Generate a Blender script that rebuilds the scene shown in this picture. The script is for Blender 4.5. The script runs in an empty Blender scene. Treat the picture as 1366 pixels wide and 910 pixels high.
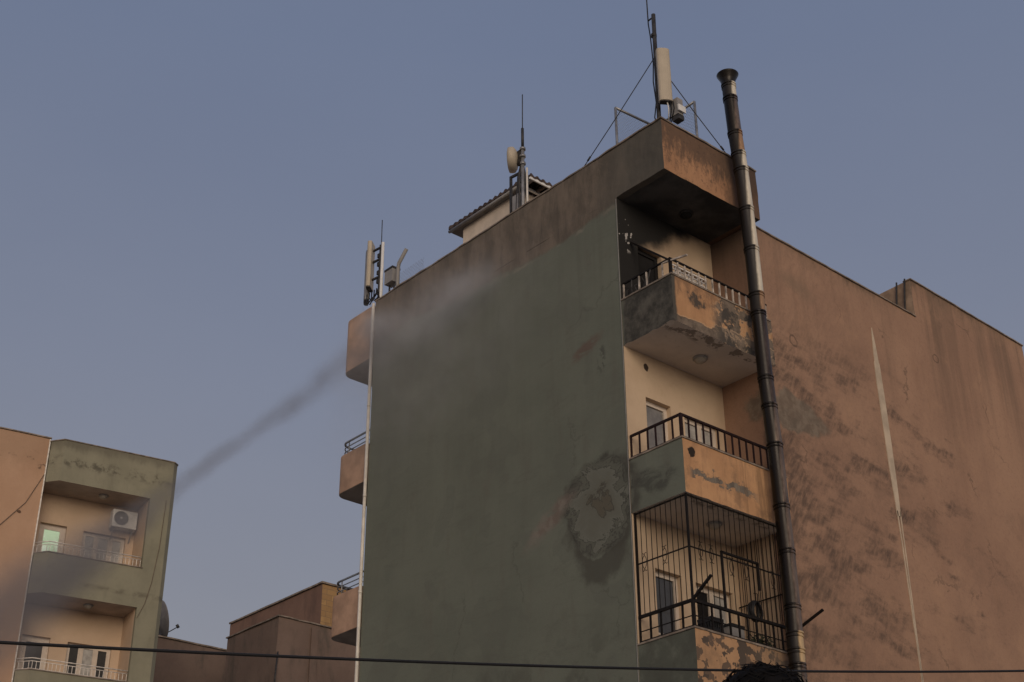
import bpy, bmesh, math, random
from mathutils import Vector, Matrix, noise as mnoise
random.seed(7)
R = math.radians
scene = bpy.context.scene
COL = scene.collection

# ------------------------------------------------------------------ mesh helpers
class MB:
    """collects shapes, build() links them as one mesh object"""
    def __init__(self):
        self.bm = bmesh.new(); self.mats = []
    def mi(self, m):
        if m not in self.mats: self.mats.append(m)
        return self.mats.index(m)
    def quad_grid(self, o, u, v, nu, nv, mat):
        vs = [[self.bm.verts.new(o + u * (i / nu) + v * (j / nv)) for j in range(nv + 1)] for i in range(nu + 1)]
        k = self.mi(mat)
        for i in range(nu):
            for j in range(nv):
                f = self.bm.faces.new((vs[i][j], vs[i + 1][j], vs[i + 1][j + 1], vs[i][j + 1])); f.material_index = k
    def box(self, x0, x1, y0, y1, z0, z1, mat, by=None, seg=None):
        """by: dict of materials per face ('-x','+x','-y','+y','-z','+z')"""
        by = by or {}
        n = lambda a, b: max(1, int(round(abs(b - a) / seg))) if seg else 1
        nx, ny, nz = n(x0, x1), n(y0, y1), n(z0, z1)
        X, Y, Z = Vector((x1 - x0, 0, 0)), Vector((0, y1 - y0, 0)), Vector((0, 0, z1 - z0))
        P = lambda x, y, z: Vector((x, y, z))
        g = lambda s: by.get(s, mat)
        self.quad_grid(P(x0, y0, z0), Z, Y, nz, ny, g('-x'))
        self.quad_grid(P(x1, y0, z0), Y, Z, ny, nz, g('+x'))
        self.quad_grid(P(x0, y0, z0), X, Z, nx, nz, g('-y'))
        self.quad_grid(P(x0, y1, z0), Z, X, nz, nx, g('+y'))
        self.quad_grid(P(x0, y0, z0), Y, X, ny, nx, g('-z'))
        self.quad_grid(P(x0, y0, z1), X, Y, nx, ny, g('+z'))
        return self
    def tube(self, pts, r, mat, n=8, cap=True):
        pts = [Vector(p) for p in pts]; rs = r if isinstance(r, (list, tuple)) else [r] * len(pts)
        k = self.mi(mat); rings = []; up = None
        for i, p in enumerate(pts):
            t = (pts[min(i + 1, len(pts) - 1)] - pts[max(i - 1, 0)]).normalized()
            if up is None:
                up = Vector((0, 0, 1)) if abs(t.z) < .9 else Vector((1, 0, 0))
            a = (up - t * up.dot(t)).normalized(); up = a; b = t.cross(a)
            rings.append([self.bm.verts.new(p + (a * math.cos(q) + b * math.sin(q)) * rs[i]) for q in [2 * math.pi * j / n for j in range(n)]])
        for i in range(len(rings) - 1):
            for j in range(n):
                f = self.bm.faces.new((rings[i][j], rings[i][(j + 1) % n], rings[i + 1][(j + 1) % n], rings[i + 1][j])); f.material_index = k; f.smooth = n > 5
        if cap:
            f = self.bm.faces.new(rings[0][::-1]); f.material_index = k
            f = self.bm.faces.new(rings[-1]); f.material_index = k
        return self
    def bar(self, a, b, w, mat, h=None):
        """rectangular bar between two points"""
        a, b = Vector(a), Vector(b); t = (b - a).normalized(); h = h or w
        up = Vector((0, 0, 1)) if abs(t.z) < .9 else Vector((0, 1, 0))
        s = t.cross(up).normalized() * w / 2; u = s.cross(t).normalized() * h / 2; k = self.mi(mat)
        v = [self.bm.verts.new(p + q) for p in (a, b) for q in (-s - u, s - u, s + u, -s + u)]
        for idx in ((0, 1, 2, 3), (7, 6, 5, 4), (0, 4, 5, 1), (1, 5, 6, 2), (2, 6, 7, 3), (3, 7, 4, 0)):
            f = self.bm.faces.new([v[i] for i in idx]); f.material_index = k
        return self
    def prism(self, poly, z0, z1, mat, side=None, bottom=None):
        """plan polygon (counter-clockwise) extruded in z"""
        k = self.mi(mat); ks = self.mi(side or mat); kb = self.mi(bottom or mat)
        lo = [self.bm.verts.new((x, y, z0)) for x, y in poly]; hi = [self.bm.verts.new((x, y, z1)) for x, y in poly]
        f = self.bm.faces.new(lo[::-1]); f.material_index = kb
        f = self.bm.faces.new(hi); f.material_index = k
        n = len(poly)
        for i in range(n):
            f = self.bm.faces.new((lo[i], lo[(i + 1) % n], hi[(i + 1) % n], hi[i])); f.material_index = ks
        return self
    def lathe(self, prof, mat, n=24, c=(0, 0, 0)):
        """(r, z) profile round the z axis"""
        k = self.mi(mat); c = Vector(c)
        rings = [[self.bm.verts.new(c + Vector((r * math.cos(2 * math.pi * j / n), r * math.sin(2 * math.pi * j / n), z))) for j in range(n)] for r, z in prof]
        for i in range(len(rings) - 1):
            for j in range(n):
                f = self.bm.faces.new((rings[i][j], rings[i][(j + 1) % n], rings[i + 1][(j + 1) % n], rings[i + 1][j])); f.material_index = k; f.smooth = True
        return self
    def rough(self, amp, freq=2.2, fine=0.0):
        for v in self.bm.verts:
            d = mnoise.noise_vector(v.co * freq) * amp
            if fine: d += mnoise.noise_vector(v.co * 9.0) * fine
            v.co += d
        return self
    def xf(self, M):
        self.bm.transform(M); return self
    def build(self, name, parent=None, bevel=0, weld=False):
        if weld: bmesh.ops.remove_doubles(self.bm, verts=self.bm.verts, dist=1e-4)
        me = bpy.data.meshes.new(name); self.bm.to_mesh(me); self.bm.free()
        for m in self.mats: me.materials.append(m)
        o = bpy.data.objects.new(name, me); COL.objects.link(o)
        if parent: o.parent = parent
        if bevel:
            b = o.modifiers.new('bevel', 'BEVEL'); b.width = bevel; b.segments = 2; b.limit_method = 'ANGLE'
        return o

def tag(o, label=None, cat=None, group=None, kind=None):
    if label: o['label'] = label
    if cat: o['category'] = cat
    if group: o['group'] = group
    if kind: o['kind'] = kind
    return o
def thing(name, loc, label, cat, group=None, rz=0):
    o = bpy.data.objects.new(name, None); COL.objects.link(o); o.location = loc; o.rotation_euler = (0, 0, rz)
    o.empty_display_size = .2
    return tag(o, label, cat, group)

# ------------------------------------------------------------------ material helpers
class NT:
    def __init__(self, name, rough=.9, metal=0.0, spec=.3):
        self.mat = bpy.data.materials.new(name); self.mat.use_nodes = True
        self.t = self.mat.node_tree; self.b = self.t.nodes['Principled BSDF']
        self.b.inputs['Roughness'].default_value = rough; self.b.inputs['Metallic'].default_value = metal
        self.b.inputs['Specular IOR Level'].default_value = spec
        tc = self.t.nodes.new('ShaderNodeTexCoord'); self.pos = tc.outputs['Object']
        sp = self.t.nodes.new('ShaderNodeSeparateXYZ'); self.t.links.new(self.pos, sp.inputs[0])
        self.x, self.y, self.z = sp.outputs
    def put(self, sock, v):
        if hasattr(v, 'links') or isinstance(v, bpy.types.NodeSocket): self.t.links.new(v, sock)
        else:
            if isinstance(v, (tuple, list)) and len(v) == 3 and sock.type == 'RGBA': v = (*v, 1)
            sock.default_value = v
    def m(self, op, a, b=0.0, clamp=False):
        n = self.t.nodes.new('ShaderNodeMath'); n.operation = op; n.use_clamp = clamp
        self.put(n.inputs[0], a); self.put(n.inputs[1], b); return n.outputs[0]
    def v(self, op, a, b=(0, 0, 0)):
        n = self.t.nodes.new('ShaderNodeVectorMath'); n.operation = op
        self.put(n.inputs[0], a); self.put(n.inputs[1], b)
        return n.outputs['Value'] if op == 'LENGTH' else n.outputs[0]
    def noise(self, scale, detail=5, rough=.6, st=(1, 1, 1), off=(0, 0, 0), dist=0.0, color=False):
        p = self.v('ADD', self.v('MULTIPLY', self.pos, st), off)
        n = self.t.nodes.new('ShaderNodeTexNoise'); self.put(n.inputs['Vector'], p)
        n.inputs['Scale'].default_value = scale; n.inputs['Detail'].default_value = detail
        n.inputs['Roughness'].default_value = rough; n.inputs['Distortion'].default_value = dist
        return n.outputs['Color'] if color else n.outputs['Fac']
    def sm(self, x, lo, hi):
        n = self.t.nodes.new('ShaderNodeMapRange'); n.interpolation_type = 'SMOOTHSTEP'
        self.put(n.inputs['Value'], x); n.inputs['From Min'].default_value = lo; n.inputs['From Max'].default_value = hi
        return n.outputs[0]
    def mix(self, f, a, b):
        n = self.t.nodes.new('ShaderNodeMix'); n.data_type = 'RGBA'
        self.put(n.inputs[0], f); self.put(n.inputs[6], a); self.put(n.inputs[7], b); return n.outputs[2]
    def ramp(self, f, stops):
        n = self.t.nodes.new('ShaderNodeValToRGB'); cr = n.color_ramp
        while len(cr.elements) < len(stops): cr.elements.new(.5)
        for e, (p, c) in zip(cr.elements, stops): e.position = p; e.color = (*c, 1)
        self.put(n.inputs[0], f); return n.outputs[0]
    def dist(self, c, r, warp=.3, ws=2.0, rot=None, off=(0, 0, 0)):
        """noise-warped distance from a spot, 1 at its rim"""
        p = self.pos
        if warp:
            nz = self.noise(ws, 5, .6, off=off, color=True)
            p = self.v('ADD', p, self.v('MULTIPLY', self.v('SUBTRACT', nz, (.5, .5, .5)), (warp * 2,) * 3))
        p = self.v('SUBTRACT', p, c)
        if rot:
            n = self.t.nodes.new('ShaderNodeVectorRotate'); n.rotation_type = 'X_AXIS'
            self.put(n.inputs['Vector'], p); n.inputs['Angle'].default_value = rot; p = n.outputs[0]
        return self.v('LENGTH', self.v('DIVIDE', p, r))
    def blot(self, c, r, warp=.3, ws=2.0, soft=.3, rot=None, off=(0, 0, 0)):
        return self.sm(self.dist(c, r, warp, ws, rot, off), 1.0, 1.0 - soft)
    def crack(self, scale, width, off=(0, 0, 0)):
        """thin wandering crack lines, only here and there"""
        nz = self.noise(1.7, 6, .65, off=off, color=True)
        p = self.v('ADD', self.v('ADD', self.pos, off), self.v('MULTIPLY', nz, (.9, .9, .9)))
        n = self.t.nodes.new('ShaderNodeTexVoronoi'); n.feature = 'DISTANCE_TO_EDGE'; self.put(n.inputs['Vector'], p); n.inputs['Scale'].default_value = scale
        return self.AND(self.sm(n.outputs['Distance'], width, width * .2), self.sm(self.noise(.8, 3, .5, off=(off[1] + 3, off[0], 2)), .5, .62))
    def drips(self, top, length, scale=5.0, off=(0, 0, 0)):
        """stains running straight down from an edge at height top"""
        n = self.noise(scale, 5, .65, st=(1, 1, .05), off=off)
        fade = self.sm(self.m('ADD', self.m('SUBTRACT', top, self.z), self.scale(self.m('SUBTRACT', self.noise(scale * .8, 2, .5, st=(1, 1, .02), off=off), .5), length * 1.6)), length, 0.0)
        return self.AND(self.sm(n, .48, .64), fade)
    def AND(self, *a):
        o = a[0]
        for b in a[1:]: o = self.m('MULTIPLY', o, b)
        return o
    def inv(self, a): return self.m('SUBTRACT', 1.0, a)
    def scale(self, a, k): return self.m('MULTIPLY', a, k)
    def done(self, color, bump=0.0, bscale=40.0, extra=None, rough=None):
        self.put(self.b.inputs['Base Color'], color)
        if rough is not None: self.put(self.b.inputs['Roughness'], rough)
        if bump:
            h = self.noise(bscale, 6, .65)
            h = self.m('ADD', h, self.scale(self.noise(bscale * .12, 4, .6), 1.2))
            if extra is not None: h = self.m('ADD', h, extra)
            n = self.t.nodes.new('ShaderNodeBump'); n.inputs['Strength'].default_value = bump; n.inputs['Distance'].default_value = .012
            self.put(n.inputs['Height'], h); self.t.links.new(n.outputs[0], self.b.inputs['Normal'])
        return self.mat

def flat(name, c, rough=.7, metal=0.0, var=.18, scale=6.0, bump=0.0, spec=.3):
    g = NT(name, rough, metal, spec)
    n = g.noise(scale, 5, .6)
    lo = tuple(k * (1 - var) for k in c); hi = tuple(min(1, k * (1 + var)) for k in c)
    return g.done(g.mix(g.sm(n, .3, .7), lo, hi), bump)

# ------------------------------------------------------------------ measured levels of the main building
ZB = 9.643            # underside of the middle balcony
SOFF = ZB + 6         # roof soffit
TOP = 16.697          # parapet top
D, L, WB = 1.168, 8.465, 2.456
H2, H3, H4 = .87, .905, .858

# ------------------------------------------------------------------ materials of the main building
def mat_side():
    g = NT('olive_render')
    n1 = g.noise(.55, 5, .6); n2 = g.noise(2.6, 6, .65, st=(1, 1.0, .35)); n3 = g.noise(14, 5, .7)
    c = g.mix(g.sm(n1, .32, .68), (.138, .151, .120), (.160, .174, .138))
    c = g.mix(g.scale(g.sm(n2, .5, .75), .45), c, (.130, .124, .100))
    c = g.mix(g.scale(g.sm(n3, .5, .8), .22), c, (.09, .092, .076))
    rpr = g.AND(g.sm(g.noise(.9, 3, .45, off=(0, 6, 3)), .56, .575), g.sm(g.z, 14.6, 14.2))
    c = g.mix(g.scale(rpr, .35), c, (.125, .134, .110))
    c = g.mix(g.scale(g.drips(15.4, 2.6, 4.0), .22), c, (.098, .094, .076))
    c = g.mix(g.scale(g.drips(12.0, 3.5, 3.0, (0, 5, 0)), .14), c, (.105, .104, .084))
    c = g.mix(g.scale(g.crack(.42, .010), .32), c, (.07, .068, .056))
    trow = g.noise(2.4, 7, .75, st=(1, .5, 2.2), dist=.8)
    c = g.mix(g.scale(g.sm(trow, .50, .72), .28), c, (.105, .104, .086))
    c = g.mix(g.scale(g.sm(trow, .46, .28), .22), c, (.185, .186, .150))
    # bare brown band under the coping, its lower edge ragged
    edge = g.m('ADD', 15.36, g.m('MULTIPLY', g.m('ABSOLUTE', g.m('SUBTRACT', g.y, 3.0)), .075))
    edge = g.m('ADD', edge, g.scale(g.m('SUBTRACT', g.noise(1.3, 6, .7), .5), .42))
    band = g.sm(g.m('SUBTRACT', g.z, edge), -.05, .07)
    bn = g.noise(2.2, 6, .7, st=(1, 1.2, .45))
    bc = g.mix(g.sm(bn, .35, .65), (.112, .094, .074), (.185, .150, .116))
    bc = g.mix(g.scale(g.sm(g.noise(5, 5, .7, st=(1, 1.5, .2)), .52, .72), .6), bc, (.072, .062, .05))
    c = g.mix(band, c, bc)
    lip = g.AND(g.sm(g.m('SUBTRACT', g.z, edge), -.10, -.05), g.sm(g.m('SUBTRACT', g.z, edge), .01, -.03))
    c = g.mix(g.scale(g.AND(lip, g.sm(g.noise(1.1, 4, .6, off=(0, 3, 0)), .45, .6)), .5), c, (.26, .23, .18))
    # a coat of soot and damp towards the burnt corner
    soot = g.AND(g.sm(g.m('ADD', g.y, g.scale(g.m('SUBTRACT', n1, .5), 1.6)), 1.9, .9), g.sm(g.z, 15.3, 15.7))
    c = g.mix(g.scale(soot, .85), c, g.mix(g.sm(n2, .35, .7), (.082, .078, .066), (.125, .112, .092)))
    soot = g.AND(g.sm(g.y, 1.2, 1.1), g.sm(g.z, 12.3, 12.5), g.sm(g.z, 13.8, 13.6))
    sc = g.mix(g.sm(g.noise(3.0, 6, .7), .38, .66), (.045, .043, .037), (.115, .108, .090))
    c = g.mix(soot, c, sc)
    # scrape of bare red render
    d = g.blot((0, 2.05, 12.97), (1, .52, .17), .12, 4.0, .6, rot=R(18))
    d = g.m('MULTIPLY', d, g.sm(g.noise(6, 5, .7, st=(1, .5, 2.4)), .30, .5))
    c = g.mix(g.scale(d, .7), c, (.135, .088, .070))
    d = g.blot((0, 1.72, 12.62), (1, .16, .32), .2, 3.0, .6)
    d = g.m('MULTIPLY', d, g.sm(g.noise(9, 3, .5, dist=1.5), .5, .56))
    c = g.mix(g.scale(d, .6), c, (.06, .06, .052))
    # old layers of paint peeling in rings
    halo = g.blot((0, 1.85, 9.98), (1, 1.0, .98), .42, 1.5, .18)
    fine = g.noise(5, 6, .7)
    c = g.mix(g.scale(halo, .85), c, g.mix(g.sm(fine, .35, .7), (.066, .064, .052), (.092, .092, .074)))
    dd = g.dist((0, 1.90, 10.0), (1, .80, .86), .30, 1.5, R(14), off=(1, 2, 5))
    fld = g.m('ADD', g.scale(dd, .42), g.m('ADD', g.scale(g.noise(1.35, 7, .66, dist=1.6, off=(0, 7, 1)), .66), g.scale(g.m('SUBTRACT', fine, .5), .07)))
    fld = g.m('SUBTRACT', fld, .04)
    rings = g.ramp(fld, [(.30, (.112, .100, .074)), (.36, (.118, .108, .080)), (.385, (.062, .060, .048)), (.41, (.140, .140, .112)), (.52, (.150, .154, .126)), (.575, (.165, .170, .140)), (.590, (.046, .047, .039)), (.605, (.128, .132, .106)),
                         (.655, (.110, .114, .092)), (.670, (.050, .050, .042)), (.69, (.105, .108, .088)), (.74, (.060, .061, .050))])
    m_ = g.sm(dd, 1.04, .98)
    c = g.mix(g.scale(g.AND(m_, halo), .9), c, rings)
    drip = g.blot((0, 1.85, 9.2), (1, .75, .62), .35, 2.6, .35, off=(4, 1, 2))
    c = g.mix(g.scale(g.AND(drip, g.inv(m_)), .75), c, (.070, .068, .055))
    d = g.blot((0, 3.05, 10.10), (1, 1.0, .25), .18, 2.5, .7, rot=R(28), off=(3, 3, 3))
    d = g.m('MULTIPLY', d, g.sm(g.noise(4.5, 6, .7, st=(1, .6, 1.6)), .32, .52))
    c = g.mix(g.scale(d, .85), c, g.mix(g.sm(g.noise(3, 4, .6, off=(0, 1, 1)), .4, .6), (.165, .130, .108), (.220, .190, .158)))
    d = g.AND(g.sm(g.y, 1.168, 1.15), g.sm(g.z, 7.7, 7.6), g.sm(g.noise(2.2, 6, .7, off=(0, 2, 5)), .30, .55))
    c = g.mix(g.scale(d, .62), c, (.060, .064, .052))
    hh = g.sm(g.noise(4, 7, .7, st=(1, .7, 1.4), dist=1.2), .40, .60)
    # dark damp blot on the middle balcony, grey blotches towards the bottom
    d = g.AND(g.blot((0, .62, 10.06), (1, .60, .24), .30, 2.6, .5), g.m('ADD', .35, g.scale(hh, .65)), g.sm(g.y, 1.19, 1.16))
    c = g.mix(g.scale(d, .75), c, (.055, .056, .048))
    d = g.AND(g.sm(g.noise(1.4, 5, .65, off=(0, 9, 0)), .48, .62), g.sm(g.z, 8.6, 7.2))
    c = g.mix(g.scale(d, .45), c, (.07, .068, .056))
    return g.done(c, .35, 45)

def mat_front():
    g = NT('orange_render')
    n1 = g.noise(1.1, 5, .6); n2 = g.noise(6, 6, .7, st=(1, 1, .25)); n3 = g.noise(20, 4, .7)
    c = g.mix(g.sm(n1, .35, .65), (.45, .252, .130), (.56, .325, .170))
    c = g.mix(g.scale(g.sm(n2, .46, .72), .5), c, (.25, .145, .085))
    c = g.mix(g.scale(g.sm(n3, .52, .75), .3), c, (.33, .17, .085))
    # roof parapet: rain streaks from the coping, soot and painted shadow beside the flue
    par = g.sm(g.z, 15.3, 15.6)
    c = g.mix(g.scale(par, .55), c, (.34, .18, .105))
    st = g.AND(par, g.sm(g.m('ADD', g.noise(7, 6, .75, st=(1, 1, .3)), g.scale(g.m('SUBTRACT', g.z, 16.1), .40)), .40, .62))
    c = g.mix(g.scale(st, .8), c, (.085, .060, .046))
    sp = g.AND(par, g.sm(g.noise(8, 5, .75, off=(5, 0, 0)), .52, .64))
    c = g.mix(g.scale(sp, .55), c, (.085, .058, .042))
    fl = g.m('ADD', g.x, g.scale(g.m('SUBTRACT', n2, .5), .6))
    c = g.mix(g.AND(par, g.scale(g.sm(fl, 1.45, 1.85), .8)), c, (.075, .052, .040))
    # burnt balcony: plaster fallen off below a ragged line
    b2 = g.AND(g.sm(g.z, 12.3, 12.5), g.sm(g.z, 13.9, 13.7))
    line = g.m('ADD', 12.80, g.m('ADD', g.scale(g.m('SUBTRACT', g.noise(2.0, 7, .7), .5), .30), g.m('MULTIPLY', g.sm(g.x, .85, 1.1), .13)))
    fall = g.sm(g.m('SUBTRACT', g.z, line), .008, -.008)
    n5 = g.noise(3.4, 7, .7, off=(2, 2, 2))
    bare = g.mix(g.sm(g.noise(4, 6, .7), .35, .65), (.105, .082, .064), (.22, .175, .135))
    patch = g.AND(g.sm(g.x, .82, 1.2), g.sm(n5, .47, .49))
    rim = g.AND(b2, g.m('MAXIMUM', g.AND(g.sm(g.m('SUBTRACT', g.z, line), .030, .012), g.sm(g.m('SUBTRACT', g.z, line), -.008, .008)), g.AND(g.sm(g.x, .82, 1.2), g.sm(n5, .445, .462), g.sm(n5, .49, .475))))
    burn = g.AND(g.blot((.60, 0, 13.23), (.30, 1, .17), .3, 5.0, .5), g.sm(n2, .36, .52))
    grime = g.sm(g.m('ADD', g.noise(4.5, 6, .7, st=(1, 1, .5)), g.scale(g.m('SUBTRACT', g.z, 13.25), .5)), .46, .66)
    c = g.mix(g.AND(b2, g.scale(grime, .6)), c, (.16, .10, .065))
    c = g.mix(g.AND(b2, burn), c, (.085, .068, .055))
    c = g.mix(g.AND(b2, g.m('MAXIMUM', fall, patch)), c, bare)
    c = g.mix(g.scale(rim, .55), c, (.60, .42, .27))
    c = g.mix(g.AND(b2, g.sm(g.noise(2.6, 6, .7, off=(4, 4, 0)), .52, .58), g.sm(g.x, .9, 1.3)), c, (.07, .062, .054))
    c = g.mix(g.AND(b2, g.sm(g.m('ADD', g.x, g.scale(n5, .10)), .16, .10)), c, (.085, .078, .066))
    mould = g.AND(g.sm(g.z, 11.5, 11.4), g.sm(g.noise(3.2, 6, .7, off=(9, 2, 0)), .50, .66))
    c = g.mix(g.scale(mould, .45), c, (.17, .115, .075))
    # middle balcony: torn grey strip and a hole
    b3 = g.AND(g.sm(g.z, 9.3, 9.5), g.sm(g.z, 10.9, 10.7))
    mid = g.m('SUBTRACT', 10.03, g.scale(g.x, .005))
    away = g.m('ABSOLUTE', g.m('SUBTRACT', g.z, mid))
    tear = g.sm(g.m('SUBTRACT', away, g.scale(g.m('SUBTRACT', g.noise(3.2, 7, .75, st=(1, 1, 1.6), off=(1, 5, 0)), .40), .62)), .006, -.006)
    tear = g.AND(tear, g.sm(g.x, .10, .22), g.sm(g.x, 1.85, 1.45), b3)
    c = g.mix(tear, c, g.mix(g.sm(n2, .4, .6), (.13, .11, .09), (.22, .19, .15)))
    hole = g.AND(g.blot((.20, 0, 10.36), (.085, 1, .10), .07, 9.0, .15), b3)
    c = g.mix(hole, c, (.03, .022, .017))
    str_ = g.AND(b3, g.sm(g.noise(9, 4, .6, st=(1, 1, .06)), .5, .62), g.sm(g.x, 1.1, 1.5))
    c = g.mix(g.scale(str_, .55), c, (.20, .125, .07))
    # lowest balconies: scab-like patches
    b4 = g.sm(g.z, 8.6, 8.4)
    n6 = g.noise(4.0, 4, .55, off=(7, 1, 3)); n7 = g.noise(3.2, 4, .55, off=(1, 8, 3))
    c = g.mix(g.scale(b4, .35), c, (.30, .21, .13))
    c = g.mix(g.AND(b4, g.sm(n6, .525, .545)), c, (.135, .095, .068))
    c = g.mix(g.AND(b4, g.sm(n7, .56, .58)), c, (.085, .066, .052))
    c = g.mix(g.scale(g.AND(b4, g.sm(g.x, .9, 2.0)), .6), c, (.15, .115, .085))
    ht = g.m('ADD', g.scale(g.m('MAXIMUM', tear, g.AND(b2, g.m('MAXIMUM', fall, patch))), -3.0), 0.0)
    return g.done(c, .45, 40, extra=ht)

def mat_end():
    g = NT('brown_orange_render')
    n1 = g.noise(.42, 5, .6); n2 = g.noise(1.6, 6, .65, st=(1, 1, .3)); n4 = g.noise(16, 5, .7)
    c = g.mix(g.sm(n1, .35, .65), (.310, .190, .130), (.375, .234, .157))
    c = g.mix(g.scale(g.sm(n2, .5, .75), .35), c, (.26, .150, .098))
    # weather stains dragged in slanting strokes over the left half
    n = g.t.nodes.new('ShaderNodeVectorRotate'); n.rotation_type = 'Y_AXIS'; g.put(n.inputs['Vector'], g.pos); n.inputs['Angle'].default_value = R(-32)
    t = g.t.nodes.new('ShaderNodeTexNoise'); g.put(t.inputs['Vector'], g.v('MULTIPLY', n.outputs[0], (1.9, 1.0, .55)))
    t.inputs['Scale'].default_value = 5.5; t.inputs['Detail'].default_value = 6; t.inputs['Roughness'].default_value = .7
    hatch = g.sm(t.outputs['Fac'], .38, .62)
    blt = g.sm(g.m('ADD', g.noise(.95, 7, .68, st=(.8, 1, 1.9), off=(3, 0, 8)), g.scale(g.m('SUBTRACT', 5.2, g.x), .030)), .45, .62)
    strokes = g.AND(blt, g.m('ADD', .35, g.scale(hatch, .65)), g.sm(g.z, 14.3, 13.0), g.sm(g.y, .4, .3))
    c = g.mix(g.scale(strokes, .88), c, (.095, .066, .052))
    c = g.mix(g.scale(g.AND(hatch, g.sm(g.x, 6.5, 4.0), g.sm(g.y, .4, .3)), .16), c, (.15, .10, .075))
    c = g.mix(g.scale(g.sm(n4, .48, .75), .35), c, (.19, .11, .075))
    c = g.mix(g.scale(g.drips(15.3, 4.0, 2.2), .40), c, (.165, .110, .078))
    c = g.mix(g.AND(g.sm(g.x, 7.3, 7.5), g.scale(g.drips(16.2, 3.5, 3.4, (2, 0, 0)), .45)), c, (.15, .105, .075))
    mot = g.noise(.85, 8, .72, off=(4, 0, 1))
    c = g.mix(g.scale(g.AND(g.sm(mot, .50, .66), g.sm(g.z, 13.8, 11.5), g.sm(g.y, .4, .3)), .30), c, (.150, .102, .076))
    c = g.mix(g.scale(g.sm(mot, .46, .32), .3), c, (.43, .265, .165))
    c = g.mix(g.scale(g.crack(.35, .010, (1, 0, 4)), .55), c, (.11, .075, .055))
    # grey repair by the flue and a damp shadow of dirt under the coping
    d = g.blot((3.15, .2, 12.02), (1.05, 1, .42), .35, 2.2, .25)
    gp = g.mix(g.sm(g.noise(5, 6, .7), .4, .62), (.135, .110, .085), (.21, .175, .135))
    c = g.mix(g.scale(d, .85), c, gp)
    d = g.blot((3.6, .2, 14.75), (.75, 1, .32), .3, 1.5, .9)
    c = g.mix(g.scale(d, .5), c, (.20, .145, .10))
    tp = g.m('SUBTRACT', g.z, g.m('ADD', 15.05, g.scale(g.sm(g.x, 7.4, 7.6), .8)))
    tp = g.m('ADD', tp, g.scale(g.m('SUBTRACT', g.noise(2.4, 6, .7, st=(1, 1, .5)), .5), 1.3))
    c = g.mix(g.scale(g.sm(tp, .1, .8), .55), c, (.185, .130, .088))
    tp2 = g.sm(g.m('ADD', tp, 0), .42, .75)
    c = g.mix(g.scale(tp2, .55), c, (.10, .074, .055))
    # patched holes
    for cx, cz, rr in ((3.38, 13.52, .11), (8.02, 14.74, .09)):
        d = g.dist((cx, .2, cz), (rr, 1, rr), .05, 7)
        ring = g.AND(g.sm(d, .7, .85), g.sm(d, 1.15, 1.0))
        c = g.mix(g.scale(ring, .65), c, (.09, .06, .045))
    inn = g.AND(g.sm(g.y, .3, .4), g.sm(g.x, 2.6, 2.5))
    c = g.mix(g.AND(inn, g.sm(g.z, 9.70, 9.62)), c, g.mix(g.sm(n1, .35, .65), (.54, .41, .29), (.60, .46, .33)))
    c = g.mix(g.AND(inn, g.scale(g.sm(g.m('ADD', g.z, g.scale(n2, .6)), 14.6, 15.9), .75)), c, (.075, .058, .048))
    low = g.sm(g.z, 10.4, 6.5)  # light falloff painted in, darker towards the bottom
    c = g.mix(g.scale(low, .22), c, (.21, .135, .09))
    return g.done(c, .5, 32)

def mat_cream():
    g = NT('cream_render')
    n1 = g.noise(1.2, 5, .6); n2 = g.noise(9, 5, .7)
    c = g.mix(g.sm(n1, .35, .65), (.54, .41, .285), (.61, .47, .33))
    c = g.mix(g.scale(g.sm(n2, .5, .75), .18), c, (.40, .29, .19))
    # soot of the fire: upper left of the top loggia
    up = g.sm(g.z, 13.2, 13.3)
    s = g.m('ADD', g.scale(g.m('SUBTRACT', g.z, 14.75), .85), g.scale(g.m('SUBTRACT', .95, g.x), .55))
    s = g.m('ADD', s, g.scale(g.m('SUBTRACT', g.noise(1.6, 5, .6), .5), .55))
    soot = g.m('MAXIMUM', g.sm(s, .02, .34), g.sm(g.m('ADD', g.x, g.scale(g.m('SUBTRACT', n1, .5), .35)), .66, .45))
    c = g.mix(g.scale(g.AND(up, g.sm(s, -.45, .3)), .5), c, (.22, .155, .105))
    c = g.mix(g.AND(up, soot), c, (.020, .019, .018))
    fl = g.AND(up, g.sm(g.noise(8, 3, .5, off=(1, 3, 1)), .62, .635), g.blot((.17, D, 14.95), (.30, 1, .42), .1, 3, .3))
    c = g.mix(fl, c, (.42, .40, .38))
    hole = g.blot((.52, D, 12.41), (.06, 1, .07), .04, 9, .2)
    c = g.mix(hole, c, (.05, .035, .028))
    return g.done(c, .3, 45)

def mat_soffit():
    g = NT('soffit_paint')
    n1 = g.noise(1.4, 5, .6); n2 = g.noise(10, 5, .7)
    c = g.mix(g.sm(n1, .35, .65), (.56, .50, .44), (.64, .57, .50))
    c = g.mix(g.scale(g.sm(n2, .55, .75), .3), c, (.25, .2, .16))
    ed = g.AND(g.sm(g.noise(3.5, 6, .7), .52, .56), g.sm(g.m('ADD', g.y, g.scale(n1, .2)), .42, .3))
    c = g.mix(g.scale(ed, .7), c, (.13, .105, .085))
    top = g.sm(g.z, 15.3, 15.5)
    sc = g.mix(g.sm(g.noise(1.3, 6, .65), .35, .7), (.034, .035, .035), (.100, .098, .093))
    c = g.mix(top, c, sc)
    return g.done(c, .25, 45)

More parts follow.
